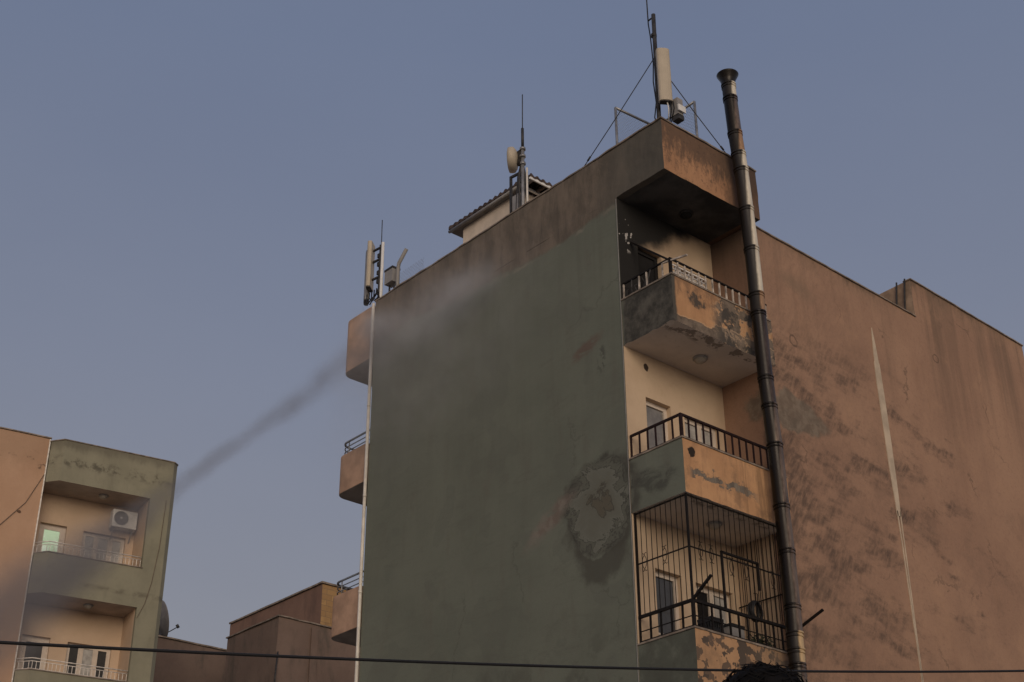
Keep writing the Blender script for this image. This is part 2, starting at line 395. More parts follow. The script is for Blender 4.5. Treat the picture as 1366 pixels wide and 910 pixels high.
SIDE, FRONT, END, CREAM, SOFFIT = mat_side(), mat_front(), mat_end(), mat_cream(), mat_soffit()
COPING = flat('coping_concrete', (.23, .19, .155), .95, var=.4, scale=5, bump=.4)
ROOFTOP = flat('roof_screed', (.2, .19, .17), .95, bump=.3)
WHITE = flat('white_plastic_frame', (.60, .52, .44), .5, var=.08)
WHITEP = flat('white_paint_metal', (.74, .69, .62), .5, var=.2, scale=12)
GLASS = flat('dark_window_glass', (.060, .060, .060), .08, var=.1, spec=.6)
CURT = flat('net_curtain_glass', (.40, .39, .37), .25, var=.2, scale=8)
GREYGL = flat('sky_reflection_grey_glass', (.20, .19, .18), .15, var=.2, spec=.5)  # pale grey painted in for the sky reflected in the door pane
BLACKV = flat('burnt_and_unlit_black', (.012, .011, .011), .95)  # char, and black painted in for unlit rooms and the open window leaf
BURGUNDY = flat('burgundy_paint_metal', (.022, .011, .010), .6, var=.3, scale=14, spec=.15)
IRON = flat('black_iron', (.011, .009, .008), .65, var=.3, scale=14, spec=.15)
BLUEGREY = flat('blue_grey_metal', (.16, .18, .21), .45, var=.15)
GALV = flat('galvanised_steel', (.30, .30, .30), .45, .6, var=.25, scale=10)
DARKMET = flat('dark_weathered_metal', (.050, .048, .048), .6, .3, var=.35, scale=12)
BEIGE = flat('beige_radome', (.46, .40, .31), .5, var=.07, scale=3)
GREYBOX = flat('grey_equipment_paint', (.27, .26, .25), .5, var=.1)
WHITEBOX = flat('white_equipment_paint', (.72, .71, .68), .5, var=.06)
RUBBER = flat('black_rubber', (.012, .012, .013), .5)
PIPEWHITE = flat('white_drain_plastic', (.66, .62, .55), .45, var=.12, scale=4)

# ------------------------------------------------------------------ the main building
B = thing('apartment_building', (0, 0, 0), 'tall fire-damaged apartment block with windowless olive green wall and orange balconies', 'building')

MB().box(0, .25, D, L, 0, SOFF, SIDE, by={'-y': CREAM}, seg=.5).build('side_wall', B)
# cream wall behind the balconies, with door and window openings on every floor
floors = [ZB + 3, ZB, ZB - 3, ZB - 6]
mb = MB()
DX0, DX1, WX0, WX1 = .47, 1.07, 1.40, 2.29
zs = 0.0
for b in sorted(floors):
    lo, dt, wt, ws = b + .14, b + 2.20, b + 2.17, b + .95
    mb.box(.25, WB, D, D + .2, zs, lo, CREAM)
    mb.box(.25, DX0, D, D + .2, lo, b + 3 - .14 if b < ZB + 3 else SOFF, CREAM)
    mb.box(DX0, DX1, D, D + .2, dt, b + 3 - .14 if b < ZB + 3 else SOFF, CREAM)
    e = b + 3 - .14 if b < ZB + 3 else SOFF
    mb.box(DX1, WX0, D, D + .2, lo, e, CREAM)
    mb.box(WX0, WX1, D, D + .2, wt, e, CREAM)
    mb.box(WX0, WX1, D, D + .2, lo, ws, CREAM)
    mb.box(WX1, WB, D, D + .2, lo, e, CREAM)
    zs = e
mb.build('back_wall', B)
MB().box(.25, WB, D + .75, L, 0, SOFF, BLACKV).build('interior', B)

def opening(kind, x0, x1, z0, z1, leaves, panes, frame, parent, y=D + .10, lower=None, t=.055):
    """a window or door: frame with its panes as sub-parts"""
    f = MB(); w = (x1 - x0) / leaves
    f.box(x0, x1, y, y + .06, z1 - t, z1, frame); f.box(x0, x1, y, y + .06, z0, z0 + t, frame)
    for k in range(leaves + 1):
        xa = x0 + k * w - (t / 2 if 0 < k < leaves else (t if k == leaves else 0))
        f.box(xa, xa + t, y - .004, y + .064, z0 + t, z1 - t, frame)
    if lower: f.box(x0 + t, x1 - t, y + .002, y + .05, z0 + t, z0 + lower, frame)
    zl = z0 + (lower or t)
    for k in range(leaves):
        xa = x0 + k * w + (t if k == 0 else t / 2); xb = x0 + (k + 1) * w - (t if k == leaves - 1 else t / 2)
        s = .035
        f.box(xa, xa + s, y - .015, y + .045, zl, z1 - t, frame); f.box(xb - s, xb, y - .015, y + .045, zl, z1 - t, frame)
        f.box(xa + s, xb - s, y - .015, y + .045, z1 - t - s, z1 - t, frame); f.box(xa + s, xb - s, y - .015, y + .045, zl, zl + s, frame)
    o = f.build(kind, parent)
    for k in range(leaves):
        xa = x0 + k * w + (t if k == 0 else t / 2) + .035; xb = x0 + (k + 1) * w - (t if k == leaves - 1 else t / 2) - .035
        MB().box(xa, xb, y + .012, y + .022, zl + .035, z1 - t - .035, panes[k % len(panes)]).build('pane', o)
    return o
for b in floors:
    burnt = b > ZB + 1
    fr = BLACKV if burnt else WHITE
    d = opening('door', DX0, DX1, b + .14, b + 2.20, 1, [BLACKV if burnt else (GREYGL if b > ZB - 1 else GLASS)], fr, B, lower=1.02)
    w = opening('window', WX0, WX1, b + .95, b + 2.17, 2, [BLACKV if burnt else (BLACKV if b < ZB - 1 else CURT), CURT if not burnt else GLASS], fr if not burnt else WHITE, B)
    if burnt: tag(d, 'burnt out black doorway')

# parapet round the roof
mb = MB()
mb.box(0, .15, 0, L, SOFF, TOP, SIDE, by={'-y': FRONT}, seg=.14)
mb.box(.15, WB + .06, 0, .15, SOFF, TOP, FRONT, by={'-z': SOFFIT}, seg=.14)
mb.box(WB - .09, WB + .06, .15, 1.3, SOFF, TOP, FRONT, seg=.14)
mb.rough(.010, 2.5, .006)
mb.build('roof_parapet', B, weld=True)
mb = MB()
mb.box(.15, WB - .092, .15, D, SOFF + .002, SOFF + .16, SOFFIT, by={'+z': ROOFTOP})
mb.box(.15, WB, D + .002, L, SOFF + .004, SOFF + .16, ROOFTOP)
mb.build('roof_slab', B)
# end wall with its raised part
mb = MB()
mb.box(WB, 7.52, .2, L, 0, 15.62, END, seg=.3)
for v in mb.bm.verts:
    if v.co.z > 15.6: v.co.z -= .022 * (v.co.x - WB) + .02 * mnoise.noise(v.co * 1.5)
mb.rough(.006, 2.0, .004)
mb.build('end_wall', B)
mb = MB()
PLAST = flat('pale_bare_plaster', (.33, .235, .165), .95, var=.3, scale=3, bump=.4)
mb.box(7.52, 11.63, .2, 4.5, 0, 16.40, END, by={'-x': PLAST}, seg=.3)
for v in mb.bm.verts:
    if v.co.z > 16.3: v.co.z -= .032 * (v.co.x - 7.52) + .02 * mnoise.noise(v.co * 1.5)
mb.rough(.006, 2.0, .004)
mb.build('stair_block_wall', B)
mb = MB()
mb.box(WB + .07, 7.50, .17, .36, 15.62, 15.645, COPING, seg=.2)
for v in mb.bm.verts: v.co.z -= .022 * (v.co.x - WB) - .012 * mnoise.noise(v.co * 4)
mb.build('end_wall_coping', B)
mb = MB()
mb.box(7.50, 11.65, .17, .36, 16.40, 16.425, COPING, seg=.2)
for v in mb.bm.verts: v.co.z -= .032 * (v.co.x - 7.52) - .012 * mnoise.noise(v.co * 4)
mb.build('stair_block_coping', B)
mb = MB()
mb.box(-.02, .17, -.02, L + .02, TOP + .012, TOP + .04, COPING, seg=.2); mb.box(.17, WB + .08, -.02, .17, TOP + .012, TOP + .04, COPING, seg=.2)
mb.rough(.018, 3, .010)
mb.build('parapet_coping', B)
for yy in (.42, .62):
    MB().tube([(7.49, yy, 15.4), (7.48, yy - .05, 15.9), (7.49, yy - .12, 16.45)], .018, DARKMET).build('vent_pipe', B)
# long pale strip of filler on the end wall
def strip(pts, name):
    mb = MB(); k = mb.mi(FILL); y = .186
    q = [(mb.bm.verts.new((x - w / 2, y, z)), mb.bm.verts.new((x + w / 2, y, z)), mb.bm.verts.new((x - w / 2, .21, z)), mb.bm.verts.new((x + w / 2, .21, z))) for x, z, w in pts]
    for a, b in zip(q, q[1:]):
        for i, j in ((0, 1), (2, 0), (1, 3)):
            f = mb.bm.faces.new((a[i], b[i], b[j], a[j])); f.material_index = k
    return mb.build(name, B)
FILL = flat('pale_filler', (.50, .41, .31), .9, var=.15, scale=3, bump=.3)
jag = lambda s: random.uniform(-s, s)
strip([(5.885 + (14.68 - z) * .010 + jag(.004), z, w) for z, w in
       [(14.68, .012), (14.5, .05), (14.3, .09), (14.1, .12), (13.95, .13), (13.9, .17), (13.5, .185), (13.1, .19), (12.7, .19), (12.3, .185), (11.9, .18), (11.6, .17), (11.3, .15), (11.05, .12), (10.8, .11)]], 'filler_strip')
for s in (-1, 1):
    strip([(5.93 + s * (.042 - .004 * i) + jag(.004), 10.9 - i * .35, .028) for i in range(12)], 'filler_strip')

# balconies on the right
def balcony(b, h):
    mb = MB()
    mb.box(0, .1, 0, D - .003, b, b + h, SIDE, by={'-y': FRONT, '-z': SOFFIT, '+x': CREAM}, seg=.1)
    mb.box(.1, WB + .07, 0, .1, b, b + h, FRONT, by={'-z': SOFFIT, '+y': CREAM}, seg=.1)
    mb.box(.1, WB - .003, .1, D - .003, b + .004, b + .14, SOFFIT, seg=.3)
    wear = .02 if b > ZB + 1 else .007
    for v in mb.bm.verts:
        if v.co.y > D - .02 or v.co.x > WB - .02: continue
        if v.co.z < b + .02 and (v.co.y < .02 or v.co.x < .02):
            v.co.z += max(0, mnoise.noise(v.co * 5.0)) * wear * 3
            v.co.y += max(0, mnoise.noise(v.co * 7.0)) * wear * (v.co.y < .02)
        v.co += mnoise.noise_vector(v.co * 4) * .004
    o = mb.build('balcony', B, weld=True)
    c = MB()
    c.box(-.015, .115, -.015, D - .004, b + h + .002, b + h + .03, COPING, seg=.15); c.box(.115, WB + .05, -.015, .115, b + h + .002, b + h + .03, COPING, seg=.15)
    c.rough(.006, 6); c.build('coping', o)
    return o
bal = {b: balcony(b, h) for b, h in zip(floors, (H2, H3, H4, H4))}

def rail(b, h, top, mat, parent, step, thick=.034, bar_r=.013, mid=None, skip=(), barmat=None):
    z0, z1 = b + h + .025, top; barmat = barmat or mat
    mb = MB()
    mb.bar((.04, .035, z1), (.04, D - .02, z1), thick, mat); mb.bar((.02, .04, z1), (WB + .03, .04, z1), thick, mat)
    mb.bar((.04, .05, z0 + .03), (.04, D - .02, z0 + .03), .022, mat); mb.bar((.05, .04, z0 + .03), (WB + .03, .04, z0 + .03), .022, mat)
    if mid:
        mb.bar((.04, .05, mid), (.04, D - .02, mid), .014, mat); mb.bar((.05, .04, mid), (WB + .03, .04, mid), .014, mat)
    mb.bar((.04, .04, z0 - .02), (.04, .04, z1 - .01), .045, mat)
    o = mb.build('railing', parent)
    n = int((D - .1) / step)
    for i in range(1, n + 1):
        if ('s', i) in skip: continue
        y = .04 + i * (D - .07) / n
        MB().bar((.04, y, z0 - .02), (.04 + jag(.004), y + jag(.006), z1), bar_r * 2, barmat).build('railing_bar', parent)
    n = int(WB / step)
    for i in range(1, n + 1):
        x = .04 + i * (WB - .04) / n
        MB().bar((x, .04, z0 - .02), (x + jag(.004), .04, z1), bar_r * 2, barmat).build('railing_bar', parent)
    return o
SCORCH = flat('scorched_white_paint', (.46, .40, .34), .7, var=.5, scale=9)
rail(ZB + 3, H2, ZB + 4.21, IRON, bal[ZB + 3], .17, .030, .012, skip=(('s', 5), ('s', 2)), barmat=SCORCH)
rail(ZB, H3, ZB + 1.335, BURGUNDY, bal[ZB], .175, .036, .012)
rail(ZB - 3, H4, ZB - 3 + 1.30, IRON, bal[ZB - 3], .19, .044, .013, mid=ZB - 3 + 1.07)
rail(ZB - 6, H4, ZB - 6 + 1.30, IRON, bal[ZB - 6], .19, .044, .013)
def arm(a, b, parent, mat=IRON, w=.036):
    MB().bar(a, b, w, mat).build('clothesline_arm', parent)
z4 = ZB - 3 + 1.30
arm((.04, .05, z4), (.02, -.37, z4 + .27), bal[ZB - 3]); arm((2.44, .05, z4 + .02), (2.50, -.45, z4 + .24), bal[ZB - 3])
arm((.04, .22, ZB + 4.2), (.04, -.34, ZB + 4.10), bal[ZB + 3], SCORCH, .028)
# sagging charred rail in front of the burnt door
MB().bar((.30, D - .02, ZB + 5.16), (.12, .15, ZB + 4.27), .05, IRON, .03).build('charred_awning_bar', bal[ZB + 3])
# curled remains of the burnt railing
for k in range(5):
    y = .55 + .13 * k
    MB().tube([(.04, y, ZB + 3.9), (.03 + jag(.05), y + jag(.05), ZB + 4.02), (.02 + jag(.1), y + jag(.1), ZB + 4.12 + jag(.06))], .011, DARKMET, 5).build('twisted_bar', bal[ZB + 3])
# the white lattice seen behind the front rail
mb = MB()
for i in range(5):
    z = ZB + 3.93 + i * .075; mb.bar((.22, .17, z), (1.08, .17, z), .012, WHITEP, .026)
for i in range(9):
    x = .22 + i * .1075; mb.bar((x, .185, ZB + 3.9), (x, .185, ZB + 4.25), .018, WHITEP)
tag(mb.build('slatted_panel'), 'white slatted plastic panel leaning behind the front rail of the burnt top balcony', 'panel').location = (0, 0, 0)

# iron cage over the lowest balcony in view
cg = bal[ZB - 3]; z0, z1, zm = z4, ZB - .002, ZB - .855
mb = MB()
mb.bar((.045, .05, zm), (.045, D - .02, zm), .014, IRON, .02); mb.bar((.05, .045, zm), (WB - .02, .045, zm), .014, IRON, .02)
mb.bar((.045, .045, z0), (.045, .045, z1), .030, IRON); mb.bar((.045, D - .03, z0), (.045, D - .03, z1), .030, IRON)
mb.bar((WB - .05, .1, zm - .2), (WB - .05, D - .02, zm - .2), .014, IRON, .02)
mb.bar((.05, .045, z1 - .02), (WB - .02, .045, z1 - .02), .02, IRON); mb.bar((.045, .05, z1 - .02), (.045, D - .03, z1 - .02), .02, IRON)
frame = mb.build('guard_grille', cg)
for i in range(1, 10):
    y = .045 + i * (D - .075) / 10
    MB().bar((.045, y, z0), (.045, y, z1), .009, IRON).build('grille_bar', cg)
for i in range(1, 20):
    x = .045 + i * .121
    MB().bar((x, .045, z0), (x, .045, z1), .009, IRON).build('grille_bar', cg)
for i in range(1, 13):
    y = .08 + i * .08
    MB().bar((WB - .05, y, z0 - .3), (WB - .05, y, z1), .008, IRON).build('grille_bar', cg)
mb = MB()
mb.bar((.76, .035, z0), (.76, .035, 8.87), .032, IRON); mb.bar((.745, .035, 8.86), (1.615, .035, 8.86), .032, IRON); mb.bar((1.60, .035, 8.86), (1.60, .035, 8.42), .032, IRON)
mb.build('gate_frame', cg)
def scroll(p, along):
    mb = MB(); p = Vector(p); u = Vector(along)
    rr = [(p + u * (.045 * math.sin(a)) + Vector((0, 0, .10 * math.cos(a)))) for a in [i * math.pi / 8 for i in range(17)]]
    mb.tube(rr, .005, IRON, 5)
    for s in (-1, 1):
        for q in (-1, 1):
            c = p + Vector((0, 0, s * .13))
            mb.tube([c + u * (q * .032 * (1 - math.cos(a))) + Vector((0, 0, s * (-.03 + .045 * math.sin(a)))) for a in [i * math.pi / 6 for i in range(5)]], .005, IRON, 5)
    mb.build('scroll_ornament', cg)
for y in (.55, .98): scroll((.04, y, zm), (0, 1, 0))
for x in (.29, .53, .98, 1.32, 1.95): scroll((x, .04, zm - (.02 if x < .9 else .12)), (1, 0, 0))

# rounded balconies on the far facade
def far_balcony(z0, z1, name):
    poly = [(0, L + .10), (3.2, L + .02), (3.2, 9.72)]
    r = .26
    for i in range(7):
        a = math.pi / 2 + i * math.pi / 12
        poly.append((r + r * math.cos(a), 9.66 - r + r * math.sin(a)))
    return MB().prism(poly, z0, z1, FAROR, side=FAROR, bottom=FARSOF).build(name, B, bevel=.015)
FAROR = flat('dusty_orange_render', (.42, .275, .190), .95, var=.22, scale=2.2, bump=.4)
FARSOF = flat('grey_soffit_paint', (.30, .28, .26), .95, var=.25, scale=2)
far_balcony(SOFF - .25, TOP - .03, 'roof_bay')
for z0, z1 in ((12.59, 13.44), (9.57, 10.40), (6.6, 7.4)):
    o = far_balcony(z0, z1, 'rounded_balcony')
    for dz, r in ((.30, .024), (.19, .013), (.09, .013)):
        pts = [(.07, L + .12, z1 + dz)] + [(.29 + .22 * math.cos(math.pi - i * math.pi / 12), 9.38 + .22 * math.sin(math.pi - i * math.pi / 12), z1 + dz) for i in range(7)] + [(3.0, 9.60, z1 + dz)]
        MB().tube(pts, r, BLUEGREY, 6).build('handrail', o)
    for p in ((.07, L + .2), (.07, 9.3), (.4, 9.60), (1.6, 9.6)):
        MB().tube([(p[0], p[1], z1 - .02), (p[0], p[1], z1 + .30)], .014, GALV, 6).build('rail_post', o)
# drainpipe with its clips, thin pale cable on the other corner
mb = MB(); mb.tube([(-.04, L + .03, 16.66), (-.04, L + .03, 12), (-.04, L + .03, 6), (-.04, L + .03, 0)], .034, PIPEWHITE, 10)
dp = mb.build('drainpipe', B)
for z in (16.2, 14.2, 12.2, 10.2, 8.2, 6.2):
    MB().tube([(-.04, L + .03, z), (-.04, L + .03, z + .06)], .039, PIPEWHITE, 10).build('pipe_clip', dp)
MB().tube([(-.012, D + .01, z) for z in (15.6, 13.6, 11.5, 9.5, 7, 3)], .006, GREYBOX, 6).build('corner_cable', B)

# ------------------------------------------------------------------ ceiling lamps
LAMPG = flat('frosted_lamp_glass', (.34, .30, .25), .35, var=.1)
def lamp(x, y, z, label, sooty=False):
    t = thing('ceiling_lamp', (x, y, z), label, 'lamp', 'ceiling lamps under the balconies')
    m1, m2 = (BLACKV, DARKMET) if sooty else (LAMPG, GREYBOX)
    MB().lathe([(0, -.002), (.13, -.002), (.13, -.025), (.115, -.03), (0, -.03)], m2, 20).build('lamp_base', t)
    MB().lathe([(.105, -.03), (.10, -.06), (.06, -.09), (0.0, -.10)], m1, 20).build('lamp_shade', t)
lamp(1.31, .64, ZB + 3.002, 'round ceiling lamp under the peeling top balcony, above the balcony with the burgundy rail')
lamp(1.35, .64, ZB + .002, 'round ceiling lamp behind the iron cage bars of the lowest balcony')
lamp(1.33, .73, SOFF, 'sooty ceiling lamp on the blackened soffit under the roof corner', True)

# ------------------------------------------------------------------ flue
def mat_steel(name, c1, c2, rough, metal, sootp):
    g = NT(name, rough, metal, .4)
    n = g.noise(3.0, 6, .7, st=(1, 1, .35)); n2 = g.noise(11, 5, .7, st=(1, 1, .12))
    c = g.mix(g.sm(n, .35, .65), c1, c2)
    c = g.mix(g.scale(g.sm(n2, .45, .7), sootp), c, (.018, .014, .012))
    # shade painted dark down the left side of the pipe
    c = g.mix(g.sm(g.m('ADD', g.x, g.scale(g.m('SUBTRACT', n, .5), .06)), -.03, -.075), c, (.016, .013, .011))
    r = g.m('ADD', rough, g.scale(g.sm(n, .4, .7), .18))
    return g.done(c, rough=r)
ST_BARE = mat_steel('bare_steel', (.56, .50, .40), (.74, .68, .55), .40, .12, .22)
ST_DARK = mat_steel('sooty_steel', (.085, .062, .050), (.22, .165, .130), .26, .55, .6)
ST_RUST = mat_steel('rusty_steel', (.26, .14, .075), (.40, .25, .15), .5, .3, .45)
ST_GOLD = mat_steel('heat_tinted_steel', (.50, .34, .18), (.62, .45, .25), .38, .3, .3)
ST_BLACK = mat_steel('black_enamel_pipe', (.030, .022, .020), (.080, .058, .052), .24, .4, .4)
FL = thing('chimney_flue', (1.95, -.25, 0), 'tall sectioned steel flue pipe standing against the balcony fronts, sooty with a flared top', 'chimney')
knots = [(18.25, 1.655), (17.27, 1.69), (16.16, 1.80), (15.13, 1.835), (14.6, 1.86), (13.69, 1.875), (12.57, 1.875), (11.22, 1.94), (10.76, 1.975), (9.91, 1.98), (9.09, 2.0), (8.17, 2.0), (7.34, 1.98), (0, 1.96)]
def fx(z):
    for (za, xa), (zb_, xb) in zip(knots, knots[1:]):
        if za >= z >= zb_: return xa + (xb - xa) * (za - z) / (za - zb_)
    return knots[0][1]
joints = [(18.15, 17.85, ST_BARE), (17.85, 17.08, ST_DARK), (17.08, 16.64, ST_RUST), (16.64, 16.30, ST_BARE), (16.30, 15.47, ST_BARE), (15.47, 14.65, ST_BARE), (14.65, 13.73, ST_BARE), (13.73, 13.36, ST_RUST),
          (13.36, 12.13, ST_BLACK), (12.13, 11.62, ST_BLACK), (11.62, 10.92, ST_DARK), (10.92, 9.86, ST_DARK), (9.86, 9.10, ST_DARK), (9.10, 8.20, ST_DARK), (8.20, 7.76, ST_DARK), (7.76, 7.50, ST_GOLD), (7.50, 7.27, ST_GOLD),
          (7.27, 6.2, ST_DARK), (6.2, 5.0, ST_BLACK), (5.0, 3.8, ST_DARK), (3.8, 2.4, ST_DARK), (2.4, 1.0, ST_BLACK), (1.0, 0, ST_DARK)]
rp = .128
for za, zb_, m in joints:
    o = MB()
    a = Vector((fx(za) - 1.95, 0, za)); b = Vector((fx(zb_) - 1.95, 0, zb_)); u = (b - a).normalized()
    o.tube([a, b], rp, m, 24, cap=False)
    # each section's own centre line, so its material knows which side takes the painted shade
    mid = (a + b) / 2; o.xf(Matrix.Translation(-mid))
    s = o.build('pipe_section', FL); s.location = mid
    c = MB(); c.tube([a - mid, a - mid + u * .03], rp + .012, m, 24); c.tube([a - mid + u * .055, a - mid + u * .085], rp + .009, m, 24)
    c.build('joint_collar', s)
MB().lathe([(rp + .004, -.06), (rp + .004, .0), (.15, .06), (.195, .15), (.205, .17), (.20, .175), (.10, .16), (.09, 0)], ST_BLACK, 32, (fx(18.2) - 1.95, 0, 18.2)).build('flared_cap', FL)
for z in (13.05, 10.25, 7.28, 4.5):
    MB().bar((fx(z) - 1.95 + .10, .02, z), (fx(z) - 1.95 + .22, .30, z), .02, DARKMET).build('wall_bracket', FL)

# ------------------------------------------------------------------ rooftop equipment
def panel(name, base, ax, w, d, z0, z1, parent, mat=BEIGE):
    """rounded antenna panel facing the plan direction ax (radians), bottom centre at base"""
    poly = []
    for i in range(9):
        a = -math.pi / 2 + i * math.pi / 8
        poly.append((d * .55 * math.cos(a) ** .6 if i not in (0, 8) else 0.0, w / 2 * math.sin(a)))
    poly = [(x, y) for x, y in poly] + [(-d * .45, w / 2 * .92), (-d * .45, -w / 2 * .92)]
    M = Matrix.Translation((base[0], base[1], 0)) @ Matrix.Rotation(ax, 4, 'Z')
    m = MB().prism(poly, z0, z1, mat); m.xf(M)
    o = m.build(name, parent, bevel=.012)
    e = MB().prism([(x * .9, y * .9) for x, y in poly], z0 - .02, z0 - .001, DARKMET); e.xf(M); e.build('end_cap', o)
    return o
# corner mast
M1 = thing('antenna_mast', (.3, .3, SOFF + .16), 'antenna mast on the near roof corner with one beige panel, whip and guy wires', 'antenna', 'telecom masts on the roof')
def off(o, p): return Vector(p) - o.location
mb = MB(); mb.tube([off(M1, (.3, .32, SOFF + .16)), off(M1, (.3, .28, 19.42))], .040, DARKMET, 10); mb.tube([off(M1, (.3, .30, 18.9)), off(M1, (.3, .30, 18.96))], .055, DARKMET, 10)
mb.build('pole', M1)
vdir = math.atan2(-.66, -.75)
panel('panel_antenna', off(M1, (.235, .06, 0)), vdir + .25, .25, .14, 17.22 - M1.location.z, 18.40 - M1.location.z, M1)
for z in (17.35, 18.25): MB().bar(off(M1, (.3, .3, z)), off(M1, (.25, .10, z)), .05, DARKMET).build('bracket', M1)
mb = MB(); mb.tube([off(M1, (.30, .28, 19.37)), off(M1, (.30, .42, 19.36))], .016, DARKMET, 6); mb.tube([off(M1, (.30, .42, 19.26)), off(M1, (.30, .43, 21.6))], .012, DARKMET, 6)
mb.build('whip_antenna', M1)
MB().tube([off(M1, (.30, .42, 19.28)), off(M1, (.29, .38, 18.95)), off(M1, (.29, .35, 18.3)), off(M1, (.29, .38, 17.9)), off(M1, (.29, .34, 17.4)), off(M1, (.29, .40, 17.1)), off(M1, (.29, .34, 16.85))], .012, RUBBER, 6).build('feed_cable', M1)
for k in range(3):
    x = .24 + .03 * k; MB().tube([off(M1, (x, .03 - .04 * k, 17.2)), off(M1, (x + .01, .02 - .04 * k, 17.05)), off(M1, (x + .1, .12, 16.86))], .011, RUBBER if k else WHITEBOX, 6).build('feed_cable', M1)
MB().box(.36, .50, -.10, .10, 16.95, 17.30, GREYBOX).xf(Matrix.Translation(-M1.location)).build('radio_unit', M1, bevel=.01)
MB().box(.34, .52, -.145, -.115, 16.99, 17.12, WHITEBOX).xf(Matrix.Translation(-M1.location)).build('junction_box', M1, bevel=.008)
MB().box(.36, .50, -.11, .05, 16.84, 16.93, DARKMET).xf(Matrix.Translation(-M1.location)).build('mount_shelf', M1)
for e in ((.06, 2.13, TOP + .02), (1.95, .08, TOP + .05)):
    a = Vector((.3, .33, 18.42)); e = Vector(e)
    MB().tube([off(M1, a), off(M1, a.lerp(e, .5) + Vector((0, 0, -.02))), off(M1, e)], .009, DARKMET, 5).build('guy_wire', M1)
    q = a.lerp(e, .86); MB().tube([off(M1, q), off(M1, a.lerp(e, .90))], .018, DARKMET, 6).build('turnbuckle', M1)
# fence round it
WIRE = flat('thin_fence_wire', (.22, .22, .22), .5, .5)
F1 = thing('safety_fence', (.25, 1.29, SOFF + .16), 'low wire mesh fence on pipe posts behind the antenna at the near roof corner', 'fence')
P = [Vector((.25, 1.33, 17.84)), Vector((1.30, 1.29, 17.88)), Vector((1.30, .30, 17.90))]
for p in P: MB().tube([off(F1, (p.x, p.y, SOFF + .16)), off(F1, p)], .025, GALV, 8).build('post', F1)
for a, b in zip(P, P[1:]): MB().tube([off(F1, a), off(F1, b)], .025, GALV, 8).build('top_rail', F1)
def netting(F, a, b, z0, z1, step=.07, r=.0022):
    mb = MB(); a, b = Vector(a), Vector(b); l = (b - a).length; h = z1 - z0; u = (b - a).normalized()
    s = -h
    while s < l:
        for sg in (1, -1):
            p0, p1 = (s, 0), (s + h, h)
            t0 = max(0, -s) ; t1 = min(h, l - s)
            if t1 > t0:
                f = (lambda t: (s + t, z0 + (t if sg > 0 else h - t)))
                q0, q1 = f(t0), f(t1)
                mb.tube([off(F, (a.x + u.x * q0[0], a.y + u.y * q0[0], q0[1])), off(F, (a.x + u.x * q1[0], a.y + u.y * q1[0], q1[1]))], r, WIRE, 3, cap=False)
        s += step
    mb.build('wire_mesh', F)
netting(F1, P[0], P[1], 16.2, 17.84); netting(F1, P[1], P[2], 16.2, 17.86)

# middle mast with a drum dish
M2 = thing('antenna_mast', (.40, 4.14, SOFF + .16), 'antenna mast beside the tiled roof hut with a drum dish and thin whip', 'antenna', 'telecom masts on the roof')
def o2(*p): return off(M2, p)
mb = MB(); mb.tube([o2(.40, 4.14, SOFF + .16), o2(.40, 4.12, 18.55)], .038, GALV, 10); mb.tube([o2(.40, 4.12, 18.55), o2(.40, 4.12, 19.02)], .030, DARKMET, 10)
for z in (18.48, 18.30, 18.12): mb.tube([o2(.40, 4.12, z), o2(.40, 4.12, z + .05)], .062, GALV, 10)
mb.build('pole', M2)
MB().tube([o2(.40, 4.12, 19.0), o2(.40, 4.11, 19.88)], .011, DARKMET, 6).build('whip_antenna', M2)
dm = MB(); dm.lathe([(0, .075), (.20, .07), (.262, .05), (.27, 0), (.265, -.06), (.20, -.11), (.10, -.14), (0, -.15)], BEIGE, 28)
dm.xf(Matrix.Translation(o2(.34, 4.40, 18.36)) @ Matrix.Rotation(R(42), 4, 'Z') @ Matrix.Rotation(R(-90), 4, 'X'))
dm.build('drum_dish', M2)
MB().box(.36, .46, 4.16, 4.30, 18.2, 18.5, DARKMET).xf(Matrix.Translation(-M2.location)).build('dish_mount', M2)
for k, (dx, dy) in enumerate(((-.08, .03), (-.05, .10), (.05, -.06), (.0, .08))):
    MB().tube([o2(.40 + dx, 4.14 + dy, 16.2), o2(.40 + dx + jag(.03), 4.14 + dy + jag(.03), 17.1), o2(.40 + dx * .8, 4.14 + dy * .8, 17.85), o2(.40, 4.14 + dy * .3, 18.15)], .022 if k < 3 else .012, DARKMET, 7).build('feed_cable', M2)
MB().tube([o2(.42, 4.02, 16.2), o2(.42, 4.02, 18.0)], .022, PIPEWHITE, 8).build('conduit', M2)
mb = MB(); mb.bar(o2(.36, 4.44, 16.2), o2(.36, 4.44, 17.98), .045, DARKMET); mb.bar(o2(.36, 4.44, 17.96), o2(.40, 4.16, 17.96), .045, DARKMET); mb.build('side_frame', M2)
MB().box(.34, .44, 4.20, 4.38, 17.1, 17.45, GREYBOX).xf(Matrix.Translation(-M2.location)).build('radio_unit', M2, bevel=.01)

